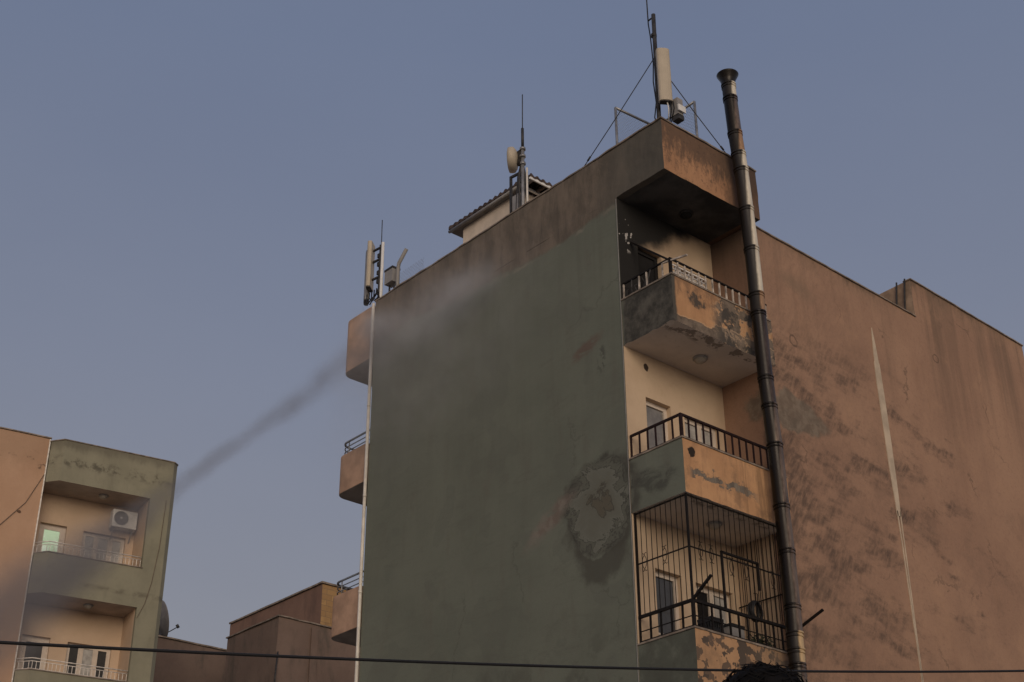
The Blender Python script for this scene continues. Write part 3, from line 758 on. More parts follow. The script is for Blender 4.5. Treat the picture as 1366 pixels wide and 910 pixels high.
# far mast with two panels
M3 = thing('antenna_mast', (.30, 8.72, SOFF + .16), 'antenna mast on the far roof corner with two beige panels and bundled cables', 'antenna', 'telecom masts on the roof')
def o3(*p): return off(M3, p)
MB().tube([o3(.30, 8.72, SOFF + .16), o3(.30, 8.72, 18.45)], .035, WHITEBOX, 10).build('pole', M3)
MB().tube([o3(.30, 8.80, SOFF + .5), o3(.30, 8.80, 18.42)], .030, DARKMET, 10).build('pole', M3)
MB().tube([o3(.30, 8.78, 18.40), o3(.30, 8.79, 19.08)], .011, DARKMET, 6).build('whip_antenna', M3)
panel('panel_antenna', o3(.22, 9.06, 0), R(128), .30, .12, 17.38 - M3.location.z, 18.55 - M3.location.z, M3)
panel('panel_antenna', o3(.34, 9.32, 0), R(150), .30, .12, 17.20 - M3.location.z, 18.50 - M3.location.z, M3, GREYBOX)
for z in (17.6, 18.05, 18.35): MB().bar(o3(.30, 8.72, z), o3(.26, 9.02, z), .04, DARKMET).build('bracket', M3)
for k in range(6):
    y0 = 9.28 - .09 * k; mb = MB()
    mb.tube([o3(.26, y0, 17.30), o3(.24, y0 - .02, 17.12 + jag(.05)), o3(.26, y0 - .12, 17.02 + jag(.05)), o3(.30, 8.80 + jag(.04), 17.20 + jag(.1)), o3(.30, 8.76, 16.6)], .016, RUBBER, 6)
    mb.build('feed_cable', M3)
for k in range(4):
    z = 17.45 + .22 * k; MB().box(.27, .36, 8.80, 8.88, z, z + .10, DARKMET).xf(Matrix.Translation(-M3.location)).build('clamp', M3)
MB().box(.28, .48, 8.30, 8.58, 17.28, 17.60, GREYBOX).xf(Matrix.Translation(-M3.location)).build('radio_unit', M3, bevel=.012)
MB().box(.27, .49, 8.29, 8.59, 17.60, 17.65, DARKMET).xf(Matrix.Translation(-M3.location)).build('radio_unit_hood', M3)
for y in (8.35, 8.52): MB().bar(o3(.38, y, SOFF + .2), o3(.38, y, 17.28), .03, DARKMET).build('stand_leg', M3)
F2 = thing('safety_fence', (.30, 8.10, SOFF + .16), 'bent grey fence post with a strip of wire mesh near the far roof corner', 'fence')
MB().tube([off(F2, (.30, 8.10, SOFF + .16)), off(F2, (.30, 8.12, 17.50)), off(F2, (.30, 8.09, 17.62)), off(F2, (.30, 7.83, 17.86))], .042, GREYBOX, 10).build('post', F2)
netting(F2, (.30, 8.08, 0), (.30, 7.2, 0), 16.5, 17.35, .09, .002)

# hut with a tiled hip roof
HUTW = flat('hut_white_paint', (.66, .56, .45), .9, var=.12, scale=2.5, bump=.2)
TILE = flat('dark_roof_tile', (.070, .050, .042), .85, var=.4, scale=7)
SOFB = flat('hut_soffit_board', (.24, .225, .21), .9, var=.2, scale=4)
HT = thing('roof_hut', (2.3, 6.2, SOFF + .16), 'small white hut with dark tiled roof standing on the flat roof', 'hut')
mb = MB(); mb.box(1.36, 3.2, 5.25, 7.20, SOFF + .16, 18.515, HUTW); mb.xf(Matrix.Translation(-HT.location)); mb.build('wall', HT)
ex0, ex1, ey0, ey1, ez = 1.20, 3.5, 4.80, 7.52, 18.57
mb = MB(); mb.box(ex0 + .05, ex1, ey0 + .55, ey1, ez - .05, ez, SOFB); mb.xf(Matrix.Translation(-HT.location)); mb.build('soffit', HT)
mb = MB(); k = mb.mi(TILE)
def wavy(p, q, n):
    out = []
    for i in range(n + 1):
        t = i / n; out.append(Vector(p).lerp(Vector(q), t))
    return out
ap = [Vector((2.2, 6.0, ez + .42)), Vector((2.2, 6.5, ez + .42))]
cs = [Vector((ex0, ey0, ez)), Vector((ex1, ey0, ez)), Vector((ex1, ey1, ez)), Vector((ex0, ey1, ez))]
for i in range(4):
    a, b = cs[i], cs[(i + 1) % 4]; n = int((b - a).length / .045)
    tops = (ap[0], ap[0], ap[1], ap[1]); ta, tb = tops[i], tops[(i + 1) % 4]
    row = []
    for j in range(n + 1):
        t = j / n; lo = a.lerp(b, t); hi = ta.lerp(tb, t); w = .030 * math.sin(t * n * .045 / .17 * 2 * math.pi)
        row.append([mb.bm.verts.new(lo + Vector((0, 0, w * .5 - .005))), mb.bm.verts.new(lo + Vector((0, 0, w + .065))), mb.bm.verts.new(lo.lerp(hi, .5) + Vector((0, 0, w + .04))), mb.bm.verts.new(hi + Vector((0, 0, .02)))])
    for j in range(n):
        for m_ in range(3):
            f = mb.bm.faces.new((row[j][m_], row[j + 1][m_], row[j + 1][m_ + 1], row[j][m_ + 1])); f.material_index = k
mb.xf(Matrix.Translation(-HT.location)); mb.build('tiled_roof', HT)
mb = MB(); mb.tube([off(HT, (ex0 + .02, ey0 + .3, ez - .05)), off(HT, (ex0 + .02, ey1, ez - .05))], .035, GREYBOX, 8); mb.build('gutter', HT)
for i in range(7):
    x = ex0 + .1 + i * .36
    MB().bar(off(HT, (x, ey0 + .03, ez - .03)), off(HT, (x, ey0 + .56, ez - .03)), .07, TILE if i % 2 else SOFB, .05).build('rafter', HT)
MB().bar(off(HT, (ex0, ey0 + .02, ez - .02)), off(HT, (ex1, ey0 + .02, ez - .02)), .03, WHITEBOX, .07).build('fascia_board', HT)
MB().bar(off(HT, (ex0, ey0 + .33, ez - .05)), off(HT, (ex1, ey0 + .33, ez - .05)), .05, WHITEBOX, .05).build('purlin', HT)

# ------------------------------------------------------------------ things on the caged balcony
t = thing('hose_coil', (1.55, .10, 8.10), 'coil of black hose hanging inside the caged balcony rail', 'hose')
mb = MB()
for k in range(5):
    rr = .125 + .010 * (k % 3); yy = -.03 + .022 * k
    mb.tube([(rr * .82 * math.sin(a), yy + .01 * math.sin(2 * a + k), rr * 1.12 * math.cos(a)) for a in [i * math.pi / 12 for i in range(25)]], .016, RUBBER, 6, cap=False)
mb.build('hose', t); MB().tube([(0, -.045, .12), (0, -.05, .26), (0, .02, .29)], .008, IRON, 5).build('hanging_hook', t)
DKPL = flat('dark_plastic', (.020, .020, .021), .5)
t = thing('plastic_crate', (.74, .34, ZB - 3 + .142), 'dark plastic crate standing behind the rail of the caged balcony', 'crate')
mb = MB(); mb.box(-.14, .14, -.13, .13, 0, .06, DKPL)
for i in range(6):
    for s in (-1, 1):
        mb.bar((s * .13, -.12 + i * .048, .06), (s * .13, -.12 + i * .048, 1.02), .02, DKPL); mb.bar((-.12 + i * .048, s * .12, .06), (-.12 + i * .048, s * .12, 1.02), .02, DKPL)
for z in (.1, .36, .62, .88, 1.02):
    for s in (-1, 1): mb.bar((s * .135, -.135, z), (s * .135, .135, z), .02, DKPL, .05); mb.bar((-.135, s * .13, z), (.135, s * .13, z), .02, DKPL, .05)
mb.build('crate_body', t); MB().box(-.145, .145, -.14, .14, 1.04, 1.07, DKPL).build('crate_lid', t)
t = thing('storage_box', (1.22, .36, ZB - 3 + .142), 'grey storage box standing to the right of the dark crate on the caged balcony', 'box')
MB().box(-.15, .15, -.14, .14, 0, 1.02, GREYBOX).build('box_body', t, bevel=.012); MB().box(-.16, .16, -.15, .15, 1.022, 1.06, DKPL).build('box_lid', t, bevel=.01)
t = thing('potted_plant', (1.98, .42, ZB - 3 + .142), 'dark leafy plant in a tall pot at the flue end of the caged balcony', 'plant')
LEAF = flat('dark_leaf', (.035, .045, .025), .6, var=.4, scale=20)
MB().lathe([(0, 0), (.13, 0), (.17, .62), (.185, .64), (.185, .68), (.16, .68), (.15, .62), (0, .60)], flat('clay_pot', (.14, .075, .05), .9), 20).build('pot', t)
mb = MB(); k = mb.mi(LEAF)
for i in range(260):
    a = random.uniform(0, 6.28); r_ = random.uniform(0, .26) ** 1; z = random.uniform(.68, 1.06)
    c = Vector((r_ * math.cos(a), r_ * .8 * math.sin(a), z)); d1 = Vector((jag(1), jag(1), jag(.7))).normalized() * .045; d2 = d1.cross(Vector((jag(1), jag(1), jag(1)))).normalized() * .016
    f = mb.bm.faces.new([mb.bm.verts.new(c + q) for q in (-d1, d2, d1, -d2)]); f.material_index = k
mb.build('foliage', t)

# ------------------------------------------------------------------ building on the left
LB = thing('corner_building', (.793, 19.64, 0), 'apartment block with orange wall and pale green balcony tower, one window lit green', 'building', rz=R(-9.73))
def mat_lgreen():
    g = NT('pale_green_render')
    n1 = g.noise(.8, 5, .6); n2 = g.noise(4, 6, .7, st=(1, 1, .3)); n3 = g.noise(15, 4, .7)
    c = g.mix(g.sm(n1, .35, .65), (.225, .215, .155), (.275, .262, .19))
    c = g.mix(g.scale(g.sm(n2, .5, .75), .4), c, (.155, .145, .105))
    c = g.mix(g.scale(g.sm(n3, .5, .8), .25), c, (.14, .13, .10))
    mid = g.m('ABSOLUTE', g.m('SUBTRACT', g.z, 16.45))
    st = g.AND(g.sm(mid, .24, .02), g.sm(g.noise(3.0, 6, .7, off=(2, 0, 1)), .46, .60))
    c = g.mix(g.scale(st, .75), c, (.07, .062, .048))
    tp = g.sm(g.m('ADD', g.z, g.scale(g.m('SUBTRACT', n2, .5), .5)), 16.72, 16.98)
    c = g.mix(g.scale(tp, .5), c, (.10, .09, .07))
    mid = g.m('ABSOLUTE', g.m('SUBTRACT', g.z, 13.22))
    st = g.AND(g.sm(mid, .12, .0), g.sm(g.noise(2.2, 6, .7, off=(6, 0, 1)), .46, .62))
    c = g.mix(g.scale(st, .6), c, (.095, .08, .06))
    return g.done(c, .4, 40)
def mat_lorange():
    g = NT('peach_render')
    n1 = g.noise(.5, 5, .6); n2 = g.noise(3, 6, .7, st=(1, 1, .5)); n3 = g.noise(14, 4, .7)
    c = g.mix(g.sm(n1, .35, .65), (.45, .285, .185), (.51, .335, .225))
    tp = g.sm(g.m('ADD', g.z, g.scale(g.m('SUBTRACT', n2, .5), 1.5)), 15.9, 16.7)
    c = g.mix(g.scale(tp, .45), c, (.30, .195, .125))
    st = g.AND(g.sm(g.m('ABSOLUTE', g.m('SUBTRACT', g.z, 16.35)), .45, .1), g.sm(g.noise(3.6, 6, .7, st=(1, 1, 2.2)), .56, .66))
    c = g.mix(g.scale(st, .75), c, (.10, .068, .048))
    c = g.mix(g.scale(g.sm(n3, .5, .8), .2), c, (.33, .2, .125))
    c = g.mix(g.blot((-3.22, .35, 14.98), (.07, 1, .05), .05, 8, .3), c, (.12, .07, .045))
    return g.done(c, .4, 40)
def mat_lcream():
    g = NT('peach_cream_render')
    n1 = g.noise(1.0, 5, .6); n2 = g.noise(9, 5, .7)
    c = g.mix(g.sm(n1, .35, .65), (.53, .395, .28), (.59, .445, .32))
    return g.done(g.mix(g.scale(g.sm(n2, .5, .75), .15), c, (.4, .27, .18)), .3, 45)
LGREEN, LORANGE, LCREAM = mat_lgreen(), mat_lorange(), mat_lcream()
WIRED = flat('dusty_cable', (.15, .115, .085), .8)
LSOF = flat('grey_loggia_soffit', (.42, .35, .30), .95, var=.15, scale=2)
S1 = 12.885; BK = 1.05; XR = .68
levels = [S1 + 3, S1, S1 - 3, S1 - 6, S1 - 9, S1 - 12]
mb = MB(); mb.box(-9.5, -2.72, .35, 9, 0, 17.12, LORANGE, seg=.4); mb.rough(.006, 2, .004); mb.build('main_wall', LB)
MB().box(-9.5, -2.70, .32, .6, 17.13, 17.16, COPING, seg=.3).rough(.008, 3).build('wall_coping', LB)
MB().bar((-2.735, .33, 0), (-2.735, .33, 17.1), .03, WHITEP).build('corner_trim', LB)
def bay(z0, z1, name, slab=True):
    poly = [(-2.70, BK - .002), (-2.70, .28), (-2.42, 0), (0, 0), (0, .14), (-2.36, .14), (-2.55, .34), (-2.55, BK - .002)]
    o = MB().prism(poly, z0, z1, LGREEN, side=LGREEN, bottom=LSOF).build(name, LB)
    if slab: MB().prism([(-2.548, BK - .003), (-2.548, .342), (-2.358, .142), (-.003, .142), (-.003, BK - .003)], z0 + .003, z0 + .14, LSOF).build('floor_slab', o)
    return o
bay(S1 + 3, 17.027, 'roof_bay')
for z in levels[1:]:
    o = bay(z, z + 1.048, 'balcony_band')
    MB().prism([(-2.72, .30), (-2.43, -.025), (.02, -.025), (.02, .16), (-2.35, .16), (-2.6, .36)], z + 1.05, z + 1.075, COPING).build('coping', o)
    za, zt = z + 1.08, z + 1.36
    for h in (zt, zt - .075, za + .02):
        MB().tube([(-2.70, .36, h), (-2.40, .07, h), (-.02, .07, h)], .014 if h == zt else .010, WHITEP, 6).build('rail', o)
    n = 24
    for i in range(n + 1):
        x = -2.38 + i * 2.34 / n
        MB().bar((x, .07, za), (x, .07, zt - .075), .012, WHITEP).build('railing_bar', o)
    for i in range(3):
        q = (i + .5) / 3; MB().bar((-2.70 + .3 * q, .36 - .29 * q, za), (-2.70 + .3 * q, .36 - .29 * q, zt - .075), .012, WHITEP).build('railing_bar', o)
# corner pier and the body of the tower
MB().box(-.006, -.001, .142, BK - .003, 0, 17.0, LCREAM).build('loggia_return_wall', LB)
MB().prism([(0, 0), (XR - .13, 0), (XR, .13), (XR, 9), (.0, 9), (0, BK)], 0, 17.027, LGREEN).build('corner_pier', LB)
MB().prism([(-2.74, .30), (-2.44, -.02), (XR - .12, -.02), (XR + .02, .12), (XR + .02, .4), (-2.74, .4)], 17.03, 17.055, COPING).build('tower_coping', LB)
mb = MB(); mb.box(-2.72, 0, BK + .9, 8.9, 0, 17.0, BLACKV); mb.build('interior', LB)
mb = MB(); z_ = 0
WIN = ((-2.50, -1.80, -.05, 2.20), (-1.36, -.22, .0, 2.17))
for z in levels[::-1]:
    lo, e = z + .14, (z + 3 if z < S1 + 1 else 17.0)
    if z > S1 + 1:
        mb.box(-2.72, -.002, BK, BK + .2, z_, e, LCREAM); break
    mb.box(-2.72, -.002, BK, BK + .2, z_, lo + .002, LCREAM)
    ztop = z + 3 + .0
    (a0, a1, _, at), (b0, b1, _, bt) = WIN
    at, bt = z + at, z + bt
    mb.box(-2.72, a0, BK, BK + .2, lo + .002, ztop, LCREAM); mb.box(a0, a1, BK, BK + .2, at, ztop, LCREAM); mb.box(a1, b0, BK, BK + .2, lo + .002, ztop, LCREAM)
    mb.box(b0, b1, BK, BK + .2, bt, ztop, LCREAM); mb.box(b1, -.002, BK, BK + .2, lo + .002, ztop, LCREAM); z_ = ztop
mb.build('back_wall', LB)
g = NT('lit_room_glass', .3)
col = g.mix(g.sm(g.noise(3, 3, .5), .4, .6), (.58, .72, .48), (.86, .93, .74))
g.put(g.b.inputs['Emission Color'], col); g.b.inputs['Emission Strength'].default_value = .52; LIT = g.done((.2, .3, .2))
for z in levels[1:4]:
    lit = z == S1
    w = opening('balcony_door', WIN[0][0], WIN[0][1], z + .14, z + 2.2, 1, [LIT if lit else GLASS], WHITE, LB, y=BK + .1, lower=.7, t=.11)
    if lit: tag(w, 'balcony door with a lit green pane')
    opening('balcony_window', WIN[1][0], WIN[1][1], z + .14, z + 2.17, 3 if not lit else 3, [CURT, CURT, CURT] if lit else [GLASS, CURT, GLASS], WHITE, LB, y=BK + .1, lower=.8, t=.06)
for p in ((-1.12, .45, S1 + 3.0), (-1.12, .45, S1 + 0)):
    w = LB.matrix_basis if False else Matrix.Translation(LB.location) @ Matrix.Rotation(R(-9.73), 4, 'Z')
    q = w @ Vector(p)
    lamp(q.x, q.y, q.z + .001, 'dark round ceiling lamp in the upper loggia of the left green tower' if p[2] > S1 + 1 else 'ceiling lamp in the lower loggia of the left green tower')
MB().tube([(-6, .33, 12.9), (-4.6, .33, 13.7), (-3.7, .33, 14.45), (-3.1, .33, 15.25), (-2.75, .33, 16.1)], .009, WIRED, 5).build('wall_cable', LB)
MB().tube([(.44, -.012, 15.9), (.40, -.012, 14.6), (.30, -.012, 13.6), (.18, -.012, 13.0), (.02, -.012, 12.6)], .009, WIRED, 5).build('wall_cable', LB)
# air conditioner
q = Matrix.Translation(LB.location) @ Matrix.Rotation(R(-9.73), 4, 'Z') @ Vector((-.40, BK - .19, 15.22))
A = thing('air_conditioner', q, 'white air conditioner outdoor unit on the upper loggia wall of the left building', 'air conditioner', rz=R(-9.73))
MB().box(-.33, .33, -.13, .13, 0, .48, WHITEBOX).build('casing', A, bevel=.012)
mb = MB(); c0 = Vector((-.10, -.135, .25))
mb.lathe([(0.0, 0), (.19, 0), (.195, .006)], flat('fan_dark', (.15, .15, .15), .6), 28); mb.xf(Matrix.Translation(c0) @ Matrix.Rotation(R(90), 4, 'X')); mb.build('fan_opening', A)
mb = MB()
for rr in (.05, .085, .12, .155, .19):
    mb.tube([c0 + Vector((rr * math.cos(a), -.010, rr * math.sin(a))) for a in [i * math.pi / 14 for i in range(29)]], .003, GREYBOX, 4, cap=False)
for i in range(12):
    a = i * math.pi / 6; mb.bar(c0 + Vector((.03 * math.cos(a), -.012, .03 * math.sin(a))), c0 + Vector((.192 * math.cos(a), -.012, .192 * math.sin(a))), .004, GREYBOX)
mb.build('fan_grille', A)
mb = MB(); mb.lathe([(0, .012), (.028, .008), (.03, 0)], WHITEBOX, 16); mb.xf(Matrix.Translation(c0 + Vector((0, -.012, 0))) @ Matrix.Rotation(R(90), 4, 'X')); mb.build('fan_hub', A)
for s in (-.25, .25):
    mb = MB(); mb.bar((s, .19, -.02), (s, -.14, -.02), .03, GREYBOX); mb.bar((s, .18, -.30), (s, -.05, -.03), .025, GREYBOX); mb.build('wall_bracket', A)

# ------------------------------------------------------------------ low buildings behind
def mat_low(name, c1, c2, dark):
    g = NT(name)
    n1 = g.noise(.35, 6, .65); n2 = g.noise(1.3, 6, .7, st=(1, 1, .35))
    c = g.mix(g.sm(n1, .35, .65), c1, c2)
    c = g.mix(g.scale(g.sm(n2, .48, .68), .7), c, dark)
    c = g.mix(g.scale(g.sm(g.noise(9, 5, .7), .5, .8), .3), c, dark)
    return g.done(c, .5, 20)
BRICKY = mat_low('red_brown_render', (.175, .105, .078), (.225, .138, .10), (.115, .076, .060))
GREYB = mat_low('grey_brown_render', (.178, .126, .100), (.228, .164, .130), (.085, .076, .062))
WALLB = mat_low('dark_brown_render', (.145, .104, .086), (.195, .142, .114), (.078, .072, .062))
g = NT('ochre_block')
br = g.t.nodes.new('ShaderNodeTexBrick'); g.put(br.inputs['Vector'], g.v('MULTIPLY', g.pos, (1, 1, 1)))
br.inputs['Scale'].default_value = 1.0; br.inputs['Brick Width'].default_value = .4; br.inputs['Row Height'].default_value = .2; br.inputs['Mortar Size'].default_value = .012
br.inputs['Color1'].default_value = (.40, .25, .11, 1); br.inputs['Color2'].default_value = (.32, .195, .09, 1); br.inputs['Mortar'].default_value = (.25, .165, .09, 1)
rx = g.t.nodes.new('ShaderNodeVectorRotate'); rx.rotation_type = 'X_AXIS'; rx.inputs['Angle'].default_value = R(90); g.put(rx.inputs['Vector'], g.pos); g.t.links.new(rx.outputs[0], br.inputs['Vector'])
OCHRE = g.done(g.mix(g.scale(g.sm(g.noise(2, 5, .7), .45, .7), .5), br.outputs['Color'], (.2, .13, .07)), .3)

K = thing('brick_building', (11.2, 27, 0), 'red brown building with an ochre block end, rising behind the grey one', 'building')
mb = MB(); mb.box(0, 7, 0, 6.1, 0, 17.74, BRICKY, by={'-y': OCHRE}, seg=.6); mb.rough(.012, 1.5); mb.build('wall', K)
mb = MB(); mb.box(-.06, 7, -.06, 6.1, 17.76, 17.82, COPING, seg=.5); mb.rough(.01, 2); mb.build('coping', K)
mb = MB(); mb.box(-.03, .0, 0.0, 6.1, 15.9, 16.0, COPING, seg=.5); mb.build('string_course', K)
K2 = thing('rendered_building', (7.70, 24, 0), 'lower grey brown rendered building with stained walls in front of the red brown one', 'building')
mb = MB(); mb.box(0, 8, 0, 3.05, 0, 15.12, GREYB, seg=.5); mb.rough(.012, 1.2, .006); mb.build('wall', K2)
mb = MB(); mb.box(-.05, 8, -.05, 3.08, 15.13, 15.17, COPING, seg=.4); mb.rough(.012, 2); mb.build('coping', K2)
MB().tube([(.02, -.05, 14.0), (-.05, -.1, 13.2), (-.05, -.1, 6)], .03, DARKMET, 6).build('wall_pipe', K2)
MB().box(1.2, 1.45, -.06, -.005, 0, 15.0, GREYB).build('pilaster', K2)
K3 = thing('boundary_building', (4.5, 29.5, 0), 'dark brown flat roofed building beside the pale green tower, carrying a satellite dish', 'building')
mb = MB(); mb.box(0, 9, 0, 4, 0, 15.52, WALLB, seg=.6)
mb.rough(.012, 1.2, .006); mb.build('wall', K3)
mb = MB(); mb.box(-.05, 9, -.05, 4, 15.53, 15.58, COPING, seg=.5); mb.rough(.012, 2); mb.build('coping', K3)
# satellite dish
DISH = flat('grey_dish_paint', (.17, .16, .155), .6, var=.15)
SD = thing('satellite_dish', (6.72, 29.8, 15.58), 'grey satellite dish with its receiver arm on the roof edge beside the left building', 'satellite dish')
cd = Vector((-.05, 0, .62))
mb = MB(); mb.lathe([(0, -.10), (.2, -.09), (.42, -.045), (.60, .02), (.66, .05), (.67, .06), (.655, .065), (.41, -.03), (0, -.08)], DISH, 32)
mb.xf(Matrix.Translation(cd) @ Matrix.Rotation(R(-12), 4, 'Z') @ Matrix.Rotation(R(76), 4, 'Y')); mb.build('reflector', SD)
mb = MB(); mb.tube([(-.1, 0, 0), (-.12, 0, .55)], .045, DARKMET, 8); mb.box(-.3, .1, -.2, .2, .0, .04, DARKMET); mb.build('stand', SD)
MB().tube([(-.05, -.02, .06), (.3, -.06, .30), (.56, -.1, .50)], .016, DARKMET, 6).build('receiver_arm', SD)
MB().tube([(.58, -.1, .46), (.50, -.1, .56)], .05, DARKMET, 10).build('receiver', SD)

# ------------------------------------------------------------------ overhead cable
a, b, c = Vector((-12.077, -4.889, 3.836)), Vector((-8.780, -5.335, 4.207)), Vector((-2.071, -6.242, 5.151))
pts = []
for i in range(-14, 41):
    t = i / 26
    # quadratic through the three measured points (t = 0, .48, 1)
    s = .3296
    la = (t - s) * (t - 1) / (s * 1); lb = t * (t - 1) / (s * (s - 1)); lc = t * (t - s) / (1 - s)
    pts.append(a * la + b * lb + c * lc)
mb = MB(); mb.tube(pts, .0115, RUBBER, 8); o = mb.build('overhead_cable'); tag(o, 'black cable strung across the street in front of the buildings', 'cable')

# ------------------------------------------------------------------ onlooker in front of the camera
SKIN = flat('skin', (.35, .21, .14), .6, var=.08)
CLOTH = flat('dark_jacket_cloth', (.020, .021, .025), .95, var=.25, scale=30, bump=.2)
TROUS = flat('dark_trouser_cloth', (.030, .032, .042), .95, var=.25, scale=30, bump=.2)
HAIR = flat('black_hair', (.005, .004, .0035), .8, var=.4, scale=40, spec=.15)
SHOE = flat('black_shoe', (.015, .014, .014), .5)
def skin_mesh(name, verts, edges, radii, mat, parent, sub=2, root=0):
    me = bpy.data.meshes.new(name); me.from_pydata(verts, edges, []); me.update()
    o = bpy.data.objects.new(name, me); COL.objects.link(o); o.parent = parent
    s = o.modifiers.new('skin', 'SKIN'); s.use_smooth_shade = True
    for v, r in zip(me.skin_vertices[0].data, radii): v.radius = r if isinstance(r, tuple) else (r, r)
    me.skin_vertices[0].data[root].use_root = True
    m = o.modifiers.new('sub', 'SUBSURF'); m.levels = sub; m.render_levels = sub
    me.materials.append(mat); return o
heading = math.atan2(.605, .749)
PS = thing('person', (-13.511, -12.201, 0), 'onlooker with short dark hair seen from behind at the bottom edge, watching the fire', 'person', rz=heading - math.pi / 2)
# local: +y the way the person looks
V, E_, RD = [], [], []
def add(p, r, frm=None):
    V.append(p); RD.append(r)
    if frm is not None: E_.append((frm, len(V) - 1))
    return len(V) - 1
pel = add((0, 0, .95), (.145, .105)); sp1 = add((0, .0, 1.10), (.135, .095), pel); sp2 = add((0, .0, 1.28), (.155, .105), sp1); ch = add((0, -.005, 1.43), (.15, .095), sp2)
nk = add((0, .0, 1.53), (.06, .06), ch); hd0 = add((0, .02, 1.60), (.068, .078), nk); hd1 = add((0, .015, 1.69), (.078, .095), hd0); hd2 = add((0, .0, 1.775), (.066, .075), hd1)
for s in (-1, 1):
    sh = add((s * .17, 0, 1.45), .062, ch); el = add((s * .25, -.03, 1.17), .043, sh); wr = add((s * .25, .06, .93), .029, el); pm = add((s * .25, .085, .86), (.036, .018), wr)
    for k, (dy, ln) in enumerate(((.030, .068), (.010, .078), (-.010, .072), (-.030, .056))):
        f1 = add((s * .25, .09 + dy, .82), .0095, pm); f2 = add((s * .247, .10 + dy, .82 - ln * .55), .009, f1); add((s * .238, .105 + dy, .82 - ln), .0075, f2)
    t1 = add((s * .243, .125, .87), .011, pm); add((s * .237, .145, .825), .009, t1)
    hp = add((s * .09, 0, .88), .085, pel); kn = add((s * .10, .02, .50), .055, hp); an = add((s * .105, -.02, .09), .038, kn); add((s * .115, .12, .035), (.038, .028), an)
body = skin_mesh('body', V, E_, RD, SKIN, PS)
mb = MB(); eyew = flat('eye_white_paint', (.6, .58, .55), .3)
for s in (-1, 1):
    mb.tube([(s * .032, .088, 1.685), (s * .032, .100, 1.685)], [.013, .006], eyew, 10)
mb.build('eyes', PS)
mb = MB(); mb.tube([(0, .098, 1.69), (0, .118, 1.66), (0, .106, 1.645)], [.008, .014, .012], SKIN, 8); mb.build('nose', PS)
mb = MB(); mb.tube([(-.024, .092, 1.615), (0, .101, 1.613), (.024, .092, 1.615)], [.004, .008, .004], flat('lip', (.3, .13, .10), .5), 8); mb.build('mouth', PS)
for s in (-1, 1):
    mb = MB(); mb.tube([(s * .078, 0, 1.71), (s * .092, -.012, 1.69), (s * .088, -.006, 1.655), (s * .076, .002, 1.645)], [.010, .013, .012, .008], SKIN, 8); mb.build('ear', PS)
# jacket and trousers
V, E_, RD = [], [], []
pel = add((0, 0, .90), (.165, .125)); a1 = add((0, 0, 1.10), (.155, .115), pel); a2 = add((0, 0, 1.28), (.172, .122), a1); ch = add((0, -.005, 1.43), (.165, .11), a2); add((0, 0, 1.50), (.075, .072), ch)
for s in (-1, 1):
    sh = add((s * .175, 0, 1.452), .075, ch); el = add((s * .255, -.03, 1.17), .058, sh); add((s * .252, .05, .96), .042, el)
skin_mesh('jacket', V, E_, RD, CLOTH, PS)
V, E_, RD = [], [], []
pel = add((0, 0, .95), (.155, .115))
for s in (-1, 1):
    hp = add((s * .09, 0, .86), .098, pel); kn = add((s * .10, .02, .50), .068, hp); add((s * .105, -.02, .11), .055, kn)
skin_mesh('trousers', V, E_, RD, TROUS, PS)
for s in (-1, 1):
    V, E_, RD = [], [], []
    a1 = add((s * .105, -.04, .05), (.045, .045)); a2 = add((s * .11, .06, .045), (.045, .038), a1); add((s * .117, .15, .035), (.038, .028), a2)
    skin_mesh('shoe', V, E_, RD, SHOE, PS)
# hair: a cap of strands over the skull
mb = MB(); k = mb.mi(HAIR)
bmesh.ops.create_icosphere(mb.bm, subdivisions=4, radius=1.0)
for v in list(mb.bm.verts):
    p = v.co.copy()
    if p.z < -.45 or (p.y > .55 and p.z < .42): mb.bm.verts.remove(v); continue
    n_ = .006 * mnoise.noise(p * 4) + .004 * mnoise.noise(p * 11)
    v.co = Vector((p.x * (.094 + n_), p.y * (.112 + n_) - .008, p.z * (.103 + n_) + 1.722))
for f in mb.bm.faces: f.smooth = True
mb.build('hair', PS)
mb = MB()
for i in range(420):
    a = random.uniform(0, 6.283); e = math.asin(random.uniform(-.15, 1))
    p = Vector((math.cos(a) * math.cos(e), math.sin(a) * math.cos(e), math.sin(e)))
    if p.y > .5 and p.z < .45: continue
    q = Vector((p.x * .094, p.y * .112 - .008, p.z * .103 + 1.722)); tg = (Vector((jag(1), jag(1), jag(1))) - p * p.z * .2); tg = (tg - p * tg.dot(p)).normalized()
    ln = random.uniform(.02, .045); q1 = q + tg * ln * .5 + p * random.uniform(.001, .005); q2 = q + tg * ln + p * random.uniform(-.004, .006)
    mb.tube([q, q1, q2], [.0016, .0013, .0004], HAIR, 3, cap=False)
tag(mb.build('hair_strands', PS), kind='stuff')

# ------------------------------------------------------------------ ground
GROUND = flat('pale_bounce_ground', (.30, .26, .21), .95, var=.3, scale=.6, bump=.3)  # unseen ground and pavement lightened to bounce light onto the soffits
PALE_ST = flat('pale_bounce_street', (.27, .25, .22), .9, var=.25, scale=1.5, bump=.4)  # unseen street surface made pale for the same bounce light
PAVE = flat('pale_bounce_paving', (.36, .33, .29), .9, var=.2, scale=1.2, bump=.3)
KERB = flat('kerb_stone', (.3, .29, .27), .9, var=.15)
PAINT = flat('road_paint', (.7, .7, .66), .8, var=.15)
tag(MB().box(-900, 900, -900, 900, -.5, 0, GROUND).build('ground'), 'open ground round the buildings, lightened for bounce light', 'ground', kind='structure')
tag(MB().box(-90, 90, -11.2, -3.4, -.05, .004, PALE_ST).build('road'), 'unseen street in front of the buildings, surface made pale to bounce light', 'road', kind='structure')
mb = MB()
